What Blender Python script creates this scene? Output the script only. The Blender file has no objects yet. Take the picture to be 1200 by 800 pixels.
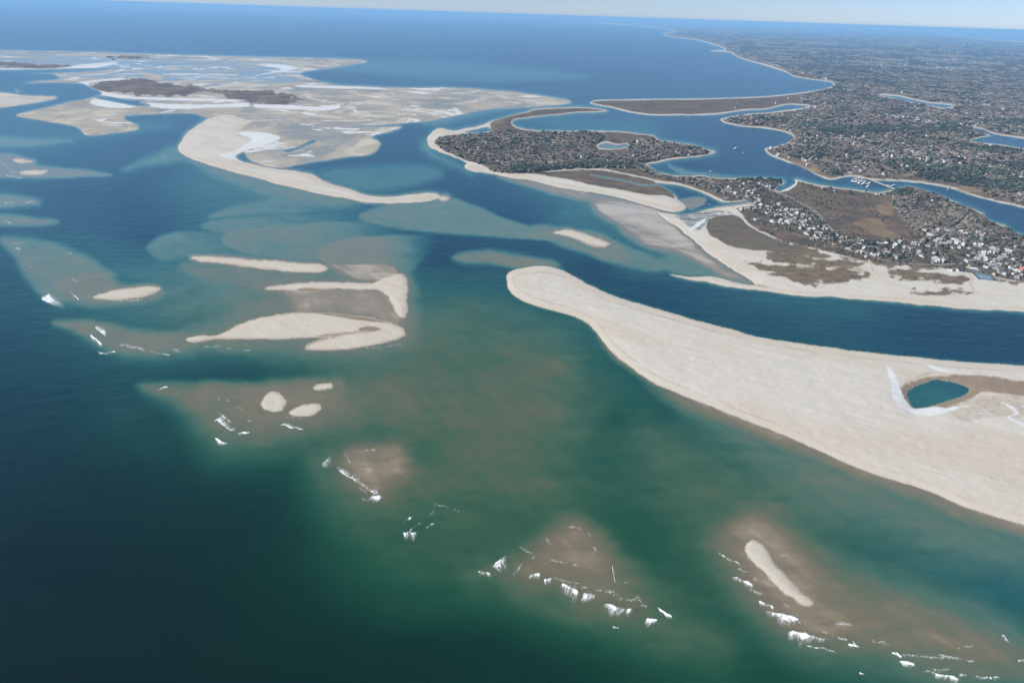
import bpy, bmesh, math, random
import numpy as np
from mathutils import Vector, Matrix

rng = np.random.default_rng(7)
random.seed(7)
sc = bpy.context.scene
col = sc.collection

# ------------------------------------------------------------------ camera
CAM_H = 450.0
FPX = 800.0                         # focal length in photo pixels (1200 wide)
R_MAX = 150000.0
ROLL = math.radians(1.83)
TILT = math.atan(385.0 * math.cos(ROLL) / FPX) - 0.0017
fw = Vector((0, math.cos(TILT), -math.sin(TILT)))
r0 = Vector((1, 0, 0))
u0 = r0.cross(fw)
rt = (r0 * math.cos(ROLL) + u0 * math.sin(ROLL)).normalized()
up = (u0 * math.cos(ROLL) - r0 * math.sin(ROLL)).normalized()
cam_d = bpy.data.cameras.new("camera")
cam = bpy.data.objects.new("camera", cam_d)
col.objects.link(cam)
M = Matrix((rt, up, -fw)).transposed().to_4x4()
M.translation = Vector((0, 0, CAM_H))
cam.matrix_world = M
cam_d.sensor_fit = 'HORIZONTAL'
cam_d.sensor_width = 36.0
cam_d.lens = 36.0 * FPX / 1200.0
cam_d.clip_start = 5.0
cam_d.clip_end = 400000.0
sc.camera = cam

# ------------------------------------------------------------------ light
SUN_AZ, SUN_EL = math.radians(-98), math.radians(36)      # azimuth from +Y towards +X
world = bpy.data.worlds.new("World")
sc.world = world
world.use_nodes = True
wn = world.node_tree
for n in list(wn.nodes): wn.nodes.remove(n)
sky = wn.nodes.new('ShaderNodeTexSky'); sky.sky_type = 'NISHITA'; sky.sun_disc = False
sky.sun_elevation = SUN_EL; sky.sun_rotation = SUN_AZ % (2 * math.pi)
sky.altitude = 450; sky.air_density = 1.0; sky.dust_density = 0.0; sky.ozone_density = 3.0
bg = wn.nodes.new('ShaderNodeBackground'); bg.inputs['Strength'].default_value = 0.058
wo = wn.nodes.new('ShaderNodeOutputWorld')
# the air low over the sea scatters blue: the sky whitens to pale blue, not cream, at the horizon
tc = wn.nodes.new('ShaderNodeTexCoord'); sx = wn.nodes.new('ShaderNodeSeparateXYZ'); mrz = wn.nodes.new('ShaderNodeMapRange')
mrz.inputs[1].default_value = 0.0; mrz.inputs[2].default_value = 0.30; mrz.interpolation_type = 'SMOOTHSTEP'
tint = wn.nodes.new('ShaderNodeMix'); tint.data_type = 'RGBA'; tint.inputs[6].default_value = (.76, .95, 1.5, 1); tint.inputs[7].default_value = (.74, .97, .95, 1)
mulc = wn.nodes.new('ShaderNodeMix'); mulc.data_type = 'RGBA'; mulc.blend_type = 'MULTIPLY'; mulc.inputs[0].default_value = 1
wn.links.new(tc.outputs['Generated'], sx.inputs[0]); wn.links.new(sx.outputs[2], mrz.inputs[0]); wn.links.new(mrz.outputs[0], tint.inputs[0])
wn.links.new(sky.outputs[0], mulc.inputs[6]); wn.links.new(tint.outputs[2], mulc.inputs[7]); wn.links.new(mulc.outputs[2], bg.inputs[0]); wn.links.new(bg.outputs[0], wo.inputs[0])
sun_d = bpy.data.lights.new("sun", 'SUN'); sun_d.energy = 4.6; sun_d.angle = math.radians(0.5)
sun_d.color = (1.0, 0.95, 0.87)
sun = bpy.data.objects.new("sun", sun_d); col.objects.link(sun)
sd = Vector((math.sin(SUN_AZ) * math.cos(SUN_EL), math.cos(SUN_AZ) * math.cos(SUN_EL), math.sin(SUN_EL)))
sun.rotation_euler = sd.to_track_quat('Z', 'Y').to_euler()
sun.location = (-300, 0, 900)
vs = sc.view_settings
sc.display_settings.display_device = 'sRGB'
vs.view_transform = 'Standard'; vs.look = 'None'; vs.exposure = 0.68; vs.gamma = 1.0
vs.use_curve_mapping = False
sc.render.engine = 'CYCLES'
cy = sc.cycles
cy.use_denoising = True
cy.max_bounces = 4; cy.diffuse_bounces = 2; cy.glossy_bounces = 2; cy.transmission_bounces = 2
cy.volume_bounces = 1; cy.transparent_max_bounces = 8
cy.caustics_reflective = False; cy.caustics_refractive = False

# ------------------------------------------------------------------ plan helpers
FW, RT, UP = np.array(fw), np.array(rt), np.array(up)
def plan(px, py, z=0.0):
    """chart coordinate (as the aerial survey reads it) -> metres on the level z"""
    px = np.asarray(px, float); py = np.asarray(py, float)
    a = (px - 600) / FPX; b = (400 - py) / FPX
    dx = FW[0] + a * RT[0] + b * UP[0]; dy = FW[1] + a * RT[1] + b * UP[1]; dz = FW[2] + a * RT[2] + b * UP[2]
    dz = np.minimum(dz, -1e-4)
    t = (z - CAM_H) / dz
    return dx * t, dy * t
def chart(x, y, z=0.0):
    x = np.asarray(x, float); y = np.asarray(y, float)
    c = z - CAM_H
    dx = x * RT[0] + y * RT[1] + c * RT[2]; dy = x * UP[0] + y * UP[1] + c * UP[2]
    d = np.maximum(x * FW[0] + y * FW[1] + c * FW[2], 1.0)
    return 600 + FPX * dx / d, 400 - FPX * dy / d
def ss(a, b, x):
    t = np.clip((x - a) / (b - a), 0, 1); return t * t * (3 - 2 * t)

def _h(ix, iy, s):
    n = (ix.astype(np.int64) * 374761393 + iy.astype(np.int64) * 668265263 + s * 982451653) & 0x7fffffff
    n = (n ^ (n >> 13)) * 1274126177 & 0x7fffffff
    n = n ^ (n >> 16)
    return (n & 0xffff) / 65535.0
def vnoise(x, y, s=0):
    x0 = np.floor(x); y0 = np.floor(y); fx = x - x0; fy = y - y0
    fx = fx * fx * (3 - 2 * fx); fy = fy * fy * (3 - 2 * fy)
    a = _h(x0, y0, s); b = _h(x0 + 1, y0, s); c = _h(x0, y0 + 1, s); d = _h(x0 + 1, y0 + 1, s)
    return (a + (b - a) * fx) * (1 - fy) + (c + (d - c) * fx) * fy
def fbm(x, y, s=0, o=4):
    r = 0; w = 0.5; t = 0
    for i in range(o):
        r = r + w * vnoise(x, y, s + i); t += w; x = x * 2.03 + 17.1; y = y * 2.03 + 9.7; w *= 0.5
    return r / t

def spline(P, n=5, closed=True):
    P = np.array(P, float)
    out = []
    N = len(P)
    for i in range(N if closed else N - 1):
        if closed: p0, p1, p2, p3 = P[i - 1], P[i], P[(i + 1) % N], P[(i + 2) % N]
        else: p0, p1, p2, p3 = P[max(i - 1, 0)], P[i], P[i + 1], P[min(i + 2, N - 1)]
        # centripetal-ish: limit tangents where neighbours are far longer
        L = np.linalg.norm(p2 - p1) + 1e-6
        m1 = (p2 - p0); m1 = m1 / (np.linalg.norm(m1) + 1e-6) * min(L, np.linalg.norm(m1) / 2)
        m2 = (p3 - p1); m2 = m2 / (np.linalg.norm(m2) + 1e-6) * min(L, np.linalg.norm(m2) / 2)
        for k in range(n):
            t = k / n
            out.append((2*t**3-3*t**2+1)*p1 + (t**3-2*t**2+t)*m1 + (-2*t**3+3*t**2)*p2 + (t**3-t**2)*m2)
    if not closed: out.append(P[-1])
    return np.array(out)

def sdf(poly, u, v, margin=60.0, far=-1e3):
    """signed distance to a closed curve in chart units (positive inside)"""
    res = np.full(u.shape, far)
    x0, y0 = poly.min(0) - margin; x1, y1 = poly.max(0) + margin
    idx = np.nonzero((u > x0) & (u < x1) & (v > y0) & (v < y1))[0]
    if len(idx) == 0: return res
    A = poly; B = np.roll(poly, -1, 0)
    for ch in np.array_split(idx, max(1, len(idx) // 60000)):
        pu = u[ch]; pv = v[ch]
        d2 = np.full(len(ch), 1e12); ins = np.zeros(len(ch), bool)
        for (ax, ay), (bx, by) in zip(A, B):
            ex = bx - ax; ey = by - ay; L = ex * ex + ey * ey
            if L < 1e-9: continue
            t = np.clip(((pu - ax) * ex + (pv - ay) * ey) / L, 0, 1)
            dx = pu - ax - t * ex; dy = pv - ay - t * ey
            np.minimum(d2, dx * dx + dy * dy, out=d2)
            if ay != by:
                c = (ay > pv) != (by > pv)
                ins ^= c & (pu < ex * (pv - ay) / ey + ax)
        d = np.sqrt(d2)
        res[ch] = np.where(ins, d, -d)
    return res
# ------------------------------------------------------------------ survey: land outlines
SPIT = [(593,329),(595.5,320),(612,314),(635,311.5),(655,315),(672,324),(700,338),(735,352),(787,367),(840,382),(892,395),(975,407.6),(1050,416.6),(1125,423.5),(1200,428.6),(1320,436),(1500,446),(1800,460),
        (1800,900),(1500,735),(1300,656),(1200,615),(1170,606.5),(1125,591.5),(1080,572),(1020,554),(960,528),(910,506),(875,493),(822,471),(770,450),(735,427),(714,409.5),(700,390),(688,378),(668,369),(640,362),(612,352),(598,342)]
NECK = [(501,163),(503,171),(507.5,174.5),(521,180.5),(537.5,186.5),(547,191.5),(545,195),(551,199.5),(572,203),(600,208.5),(626,212.5),(656,220),(687,225),(725,233),(750,239.5),(767,246),(772,251),(790,263),(805,274),(825,292),(845,307),(865,320),(885,333),(862,331),(837,324.5),(810,325),(785,321.8),(810,328),(825,329.5),(850,335),(862,337),(887,339.5),(925,345),(950,346.5),(1000,350),(1050,354),(1125,361),(1200,365),(1300,374),(1800,400),
        (1800,340),(1400,310),(1200,277),(1177,266),(1155,257),(1150,250),(1132,242),(1107,232),(1085,224),(1066,219.5),(1050,222),(1030,226),(1000,222.5),(962,217),(945,213.5),(932,210.5),(933,214.5),(925,219.5),(916,224),(908,222.5),(912,218),(921,213),(912,210),(890,208.5),(862,209),(835,208),(823,206),(800,207),(783,204.5),(768,201),(761,195),(757,192),(768,190.8),(787,187.3),(805,185.3),(823,182.3),(838,178),(823,173),(805,168.5),(776,165),(768,162),(765,158.5),(732,155),(700.5,154),(657,154),(630,153.5),(610,151),(600,146),(602,141),(612,138.5),(637,135.5),(675,132.5),(711,130.5),(700,127.5),(665,126),(625,128),(617,131),(605,134),(584,140.5),(575,143),(566,147),(550,150),(531,153.5),(515,150.5),(506,156)]
MAIN = [(692,121),(703,124),(715,126),(737,131.5),(762,135),(787,135.3),(837,134.5),(870,130),(900,127.5),(925,122.5),(950,125),(925,129),(900,132),(875,134.5),(845,139.7),(850,144),(870,148),(900,151),(920,155),(930,160.5),(925,167),(910,172.5),(897,174.5),(900,180.5),(917,188),(940,196),(962,207),(975,210),(992,206.5),(1005,207.5),(1020,211),(1040,211.5),(1075,214),(1112,220),(1150,232),(1200,244),(1300,270),(1800,350),(1800,70),(1400,56.5),(1200,49),(1125,42.5),(1090,36.2),(1078,34.5),(1100,31.5),(1060,29.6),(900,24.6),(760,20.2),(700,18.4),(690,18.8),(705,24),(700,27.6),(732,29.8),(762,32.5),(790,36.5),(777,40),(790,44),(812,46.5),(832,51.5),(850,58),(832,60),(855,61.5),(862,66),(875,71),(900,78),(922,85),(930,90),(957,94),(974,96.5),(977,101),(962,105.5),(935,109.5),(900,113),(875,114.3),(825,115.8),(775,116.3),(725,117.3),(700,117.8)]
FLATS = [(-500,46),(-200,53),(0,59.3),(133,62.5),(267,66.5),(400,69.5),(430,72.5),(390,79),(357,83.5),(352,88),(375,96),(400,100.2),(467,103.2),(533,103.3),(600,108),(650,115),(670,120.5),(640,124),(607,126),(587,126.5),(560,130),(547,132.5),(520,138),(487,143.5),(450,146),(405,149),(380,151),(420,149.8),(470,149.2),(435,160),(446,167),(435,180),(412,183),(360,190.5),(332,196),(305,193),(290,184),(285,170),(270,150),(262,137),(245,138.5),(225,132.5),(180,133.5),(148,136),(147,141),(160,147),(161,152),(130,156),(100,158),(95,151),(75,145),(40,139.5),(20,135.5),(45,129),(78,121),(108,111.5),(98,106),(88,99),(62,98),(35,103),(20,107),(20,103),(35,97),(70,93),(60,86),(0,84.5),(-200,88),(-500,96)]
LEFTTONGUE = [(-260,106),(0,108.5),(30,112),(67,114.2),(50,119),(30,122),(0,126),(-260,124)]
HOOK = [(245,139),(257,135.5),(270,134.5),(280,138),(296,142),(286,149),(281,157),(294,161),(305,156),(330,160),(318,169),(292,176),(275,183),(284,189.5),(312,196),(340,200),(365,204.5),(380,213),(400,219.5),(425,227),(450,230.8),(475,229),(500,226),(512,227),(516,231),(500,236),(475,238),(450,238),(412,234),(375,227),(325,215),(275,202),(235,190),(215,181),(209,174),(215,162),(232,147)]
BARS = {
 'crescent': [(109,348),(125,342.5),(144,339),(170,337),(185,337.7),(181,342),(156,348),(125,350.3)],
 'strip': [(225.5,302.5),(230,300.8),(273,302.5),(331,307),(372,310.3),(384,315.5),(369,319),(331,317),(287,311),(240,306.7)],
 'forked': [(312,338),(346,333),(389,331),(433,331.5),(451,325),(468,322),(475.5,329),(477,346),(474.5,370),(468,371),(461,362),(454,346),(442,339),(420,339.5),(388,338),(362,342),(345,340.5),(328,339.5)],
 'whale': [(219,399),(232,394),(255,393),(282,380),(317,370),(352,367),(389,367.5),(433,372.5),(462,381),(474,388.5),(468,396),(448,401.5),(404,409),(358,409),(362,404),(385,396),(360,395.5),(331,396),(287,396.3),(252,396.5),(229,401)],
 'paddle': [(874,638),(882,632.5),(893,638),(907,660),(927,683),(952,706),(937,706.5),(910,685),(887,662),(875,650)],
 'round': [(309,466),(318,460),(330,462),(334,471),(330,480),(318,482),(307,476)],
 'oval': [(340,483),(352,476),(370,473.5),(376,477),(370,484),(356,488),(344,487)],
 'sliver': [(368,454),(378,450.5),(389,450.5),(388,455),(372,457)],
 'ribbed': [(650,272.5),(667,269.5),(687,275),(714,285.5),(709,289),(687,285),(668,277)],
 'west_speck': [(15,187.5),(24,186.3),(37,189.7),(24,190.8)],
 'west_fleck': [(22,202.3),(40,200),(55,201),(44,204.3),(28,205)],
 'islet': [(514,231.5),(522,230.8),(526,233),(517,235)],
}
CUTS = [ # tidal water inside the land
 [(768,213.8),(795,217.2),(815,223),(835,231.5),(850,237),(877,235.3),(879,237.5),(856,241.8),(832,245.2),(808,251),(790,251.5),(768,247.5),(740,240),(715,233.5),(690,227.5),(690,224.5),(718,230),(745,237),(770,244.5),(789,248.8),(800,246.3),(803,242),(797,236),(791,229.5),(780,221.5)],
 [(545,154.6),(570,149.3),(577,152.5),(570,155),(555,156.5)],
 [(1062,460),(1070,453),(1084,447.5),(1098,444),(1116,447.5),(1136,455),(1131,462.5),(1110,470),(1085,477.5),(1070,478.5),(1065,470)],
 [(1031,112),(1050,112.5),(1068,116.5),(1088,120.5),(1108,122.5),(1120,124.5),(1105,126.5),(1087,123.5),(1070,120.5),(1048,115.5)],
 [(1135,149),(1150,151),(1164,157),(1200,162),(1300,170),(1300,186),(1200,174.5),(1175,170.5),(1137,165.5),(1150,161),(1160,159),(1147,155)],
 [(690,203.6),(715,208),(735,212),(752,216),(770,215.4),(770,217.6),(750,218.2),(733,214),(713,210),(690,205.2)],
 [(702,170.5),(712,167.3),(722,170),(734,168.7),(736,172),(722,174.8),(704,173.8)],
 [(330,176),(348,172),(366,163.5),(372,165.5),(355,173),(338,179)],
 [(20,98),(60,96.5),(95,97.5),(108,103),(120,110),(100,117),(75,121),(45,127),(15,133),(-260,152),(-260,131),(0,127.5),(32,122.5),(55,118.5),(72,114),(48,112.3),(26,110),(17,104)],
 [(118,112),(150,116.5),(172,117),(165,120),(178,123.5),(165,125),(140,121),(110,115)],
 [(-400,90),(0,82),(60,81),(105,80),(150,79.5),(110,84),(70,86),(0,89),(-400,100)],
]
WOODS = [
 [(511,166),(540,160.5),(575,158),(600,157),(650,156.5),(698,157),(706,163),(694,171),(700,177),(730,183),(742,190),(755,196),(740,198),(700,197.5),(660,199),(625,203),(595,203),(575,200),(560,192),(545,188),(525,179)],
 [(738,170),(748,165),(780,168),(805,171),(825,176),(830,178.5),(805,183),(785,185.5),(760,189),(738,189)],
 [(735,194),(757,197),(775,205),(805,209.5),(835,213),(850,224),(842,227),(820,219),(795,213),(760,205)],
 [(1048,226),(1068,221.5),(1085,226),(1107,234),(1132,245),(1150,258),(1175,268),(1200,280),(1400,318),(1400,345),(1200,330),(1165,306),(1130,290),(1100,290),(1075,272),(1062,262),(1047,244)],
 [(862,211.5),(905,211.5),(917,213.5),(903,220),(890,222),(865,216)],
]
EVERGREEN = [
 [(990,258),(1010,262),(1030,272),(1055,285),(1045,292),(1020,286),(1000,277)],
 [(600,196),(650,198),(690,193),(745,196),(700,199),(640,203),(600,203)],
 [(1045,225),(1068,226),(1062,233),(1046,232)],
 [(862,211),(915,211.5),(918,214),(870,215)],
 [(890,252),(905,256),(912,262),(895,262)],
]
VILLAGE = [(830,216),(862,213),(905,224),(930,232),(955,252),(985,280),(1030,290),(1080,276),(1130,262),(1165,272),(1200,290),(1400,330),(1400,350),(1200,330),(1150,318),(1100,314),(1050,306),(1020,303),(975,288),(930,276),(885,262),(872,250),(885,241),(870,234),(850,230)]
MARSH = [
 [(640,203),(695,199.5),(726,204.5),(750,209.5),(768,213.5),(785,224),(791,232),(784,231),(774,229),(755,227.5),(725,221.5),(687,215),(655,208.5)],
 [(832,255),(850,253),(866,254.5),(876,264.5),(894,276),(915,284),(945,294.5),(930,297),(876,293.5),(855,289),(840,280.5),(828,272.5)],
 [(792,252),(830,248),(857,250),(852,253),(832,257),(822,270),(810,268),(798,258)],
]
DUNES = [ # low brown beach-grass patches
 [(900,297),(960,303),(1010,310),(1000,317),(950,313),(905,308)],
 [(985,303),(1050,309),(1100,314),(1060,314),(1010,308)],
 [(895,283),(930,286),(965,298),(975,305),(940,303),(905,296),(890,290)],
 [(876,310),(900,311),(950,314),(1000,319),(1020,325),(990,330),(945,335),(905,322)],
 [(1038,316),(1070,317.5),(1100,321),(1137,326.5),(1128,333),(1090,332),(1045,325)],
 [(1065,343),(1095,341),(1125,342),(1137,345),(1100,347.5)],
 [(1150,326),(1200,331),(1400,352),(1400,360),(1180,333)],
 [(1000,306),(1040,310),(1075,312),(1110,316),(1080,316.5),(1040,313)],
]
HEATH = [(925,224),(960,220),(1000,226),(1045,230),(1055,255),(1075,275),(1085,285),(1050,284),(1010,262),(985,268),(955,248)]
TAN = [[(1000,263),(1025,256),(1040,270),(1070,285),(1050,286),(1025,275)],[(1028,240),(1045,240),(1045,252),(1030,250)],[(925,190),(955,193),(968,206),(950,202)],[(1120,222),(1150,218),(1170,226),(1150,229)],[(1085,103),(1125,108),(1160,122),(1130,128),(1110,118)]]
SNOW = [ # ice and snow lying on shores
 [(1038,430),(1042,432),(1047,440),(1053,453),(1062,470),(1069,478),(1086,477.5),(1098,476.5),(1107,479),(1136,475.3),(1110,483.5),(1092,488.5),(1071,486.5),(1056,479),(1047,468.5),(1042.5,450)],
 [(1171.5,473),(1185,478),(1193,486),(1184,491),(1202,499),(1230,509),(1202,502.5),(1180,491.5),(1189,486),(1182,480)],
 [(1086,427),(1100,431),(1117,437),(1098,435)],
 [(257,182.5),(272,178),(290,168),(292,162),(277,156),(305,154.5),(330,161),(312,170),(290,176),(283,186),(284,190)],
 [(173,121),(200,122),(250,122.5),(292,120.5),(292,125),(250,126.5),(200,128),(170,124)],
 [(298,122.5),(340,123.5),(370,125.5),(397,123),(399,127),(385,129),(340,128),(300,126)],
 [(345,100),(400,101),(460,105),(400,104),(350,102.5)],
 [(300,75.5),(335,76.5),(345,81),(320,86),(300,88),(330,82)],
 [(80,79),(105,75),(140,73),(113,80),(90,82)],
 [(0,80.5),(60,80.5),(90,78),(85,81.5),(30,82.5),(0,82)],
 [(88,103),(93,96.5),(115,93.5),(145,91.5),(147,93.5),(115,95.5),(104,98),(108,104),(140,111),(165,114),(210,115),(290,117.5),(240,118.5),(165,116.5),(120,111)],
 [(105,120),(125,112),(155,118),(160,125),(130,127)],
 [(909,221),(914,217),(921,213.5),(923,212),(917,212),(911,215.5)],[(917,223),(926,219.5),(933,214.5),(931,212),(935,213.5),(928,221),(920,224)],
 [(812,268),(820,261),(829,256),(825,262),(818,268),(808,271)],
 [(840,251),(860,252.3),(842,253)],
 [(770,252),(778,254),(800,273),(822,293),(816,291),(792,271)],
]
VEGISLE = [[(101,104),(110,97.5),(120,94.5),(145,94),(167,93),(207,100),(260,105),(310,107),(345,113),(357,117.5),(335,121),(300,120.5),(280,117),(265,113.5),(262,108),(245,107.5),(222,110.5),(217,112.5),(185,112.5),(150,110),(125,107)],
           [(-400,78),(0,73.3),(35,75),(70,77.5),(84,79.3),(50,80),(0,80),(-400,88)],[(126,66.5),(150,66),(175,67.5),(150,68.5)]]
# ------------------------------------------------------------------ survey: depth soundings (chart x, y, shallowness, greenness)
SOUND = [(0,800,.0,1),(0,950,.0,1),(-200,700,0,.85),(100,650,.01,.95),(0,500,.05,.7),(250,690,.04,1),(400,790,.06,1),(550,790,.1,1),(300,610,.09,.95),(150,560,.08,.9),(80,460,.11,.65),(0,390,.13,.45),
 (0,320,.18,.3),(40,440,.13,.6),(150,490,.2,.75),(250,550,.17,.9),(330,570,.15,.9),(380,640,.2,1),(380,512,.36,1),(330,530,.26,.95),(440,700,.16,1),(520,650,.34,1),(600,750,.14,1),(700,795,.14,1),(500,760,.09,1),(820,770,.16,1),(900,795,.22,1),(560,600,.4,1),
 (490,521,.46,1),(540,560,.6,1),(600,500,.66,1),(640,480,.68,.95),(470,468,.68,.9),(520,462,.62,.95),(400,480,.7,.85),(660,430,.62,.95),(600,560,.6,1),(640,592,.52,1),(500,545,.54,1),(540,355,.44,.85),(510,380,.56,.85),(640,450,.60,.95),(560,450,.6,.95),(630,570,.56,1),(690,540,.36,.9),(690,425,.34,.8),(722,490,.27,.9),(698,480,.42,.9),(760,560,.26,.9),(780,625,.12,.95),(720,640,.3,1),(835,600,.46,.95),(880,565,.3,.85),(960,590,.36,.75),
 (1010,630,.28,.7),(1080,655,.27,.5),(1170,690,.1,.3),(1230,720,.1,.3),(1120,620,.36,.65),(580,360,.38,.75),(620,400,.52,.9),(560,400,.5,.9),(520,345,.3,.6),(500,420,.55,.95),(430,432,.52,.9),(300,432,.2,.7),(200,432,.22,.5),(350,440,.28,.8),
 (270,450,.12,.65),(200,445,.15,.6),(100,280,.2,.05),(170,240,.12,0),(200,335,.42,.35),(150,310,.3,.15),(250,350,.5,.4),(280,358,.56,.6),(230,368,.46,.6),(120,230,.13,0),(60,215,.14,0),(30,160,.25,0),(200,200,.16,0),(250,250,.26,.05),(175,280,.1,0),(300,240,.34,.15),(240,215,.35,.2),(400,272,.34,.2),
 (515,298,.05,.1),(540,290,.08,.1),(600,283,.12,.05),(560,243,.07,0),(480,205,.12,0),(450,210,.12,0),(620,268,.08,0),(700,314,.06,.1),(760,335,.1,.1),(820,352,.14,.15),(900,365,.16,.2),(1000,378,.14,.15),(1100,398,.05,0),(1190,408,.03,0),(1000,366,.24,.3),(900,352,.24,.3),(1150,380,.1,.1),
 (700,145,.12,0),(800,150,.05,0),(850,180,.04,0),(870,200,.04,0),(1170,255,.03,0),(1000,216,.04,0),(640,145,.12,0),(790,195,.06,0),(0,30,0,0),(600,60,0,0),(900,60,.02,0),(300,40,0,0),(700,100,.06,0),(680,118,.12,0),(560,95,.1,0),(480,80,.18,.1),(620,130,.12,0),(470,160,.1,0),(550,140,.16,0),
 (390,92,.02,0),(200,143,.16,0),(185,150,.14,0),(60,105,.2,0),(1150,40,0,0),(1150,160,.05,0),(1070,118,.1,0),(850,75,.05,0),(900,100,.05,0),(820,232,.05,0),(850,239,.05,0),(1100,460,.30,.2),(720,270,.3,.2),(700,262,.3,.2),(400,205,.12,0),(650,248,.2,0),(660,250,.3,.05),(780,240,.2,0),(750,310,.3,.25),(720,255,.4,.1),(712,171,.6,.1),(730,171,.6,.1),(735,214,.3,.2),
 (1600,800,.2,.4),(1500,420,.08,.1),(1200,900,.3,.8),(600,1000,.1,1),(-300,400,.05,.1),(-200,250,.15,0)]
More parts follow.
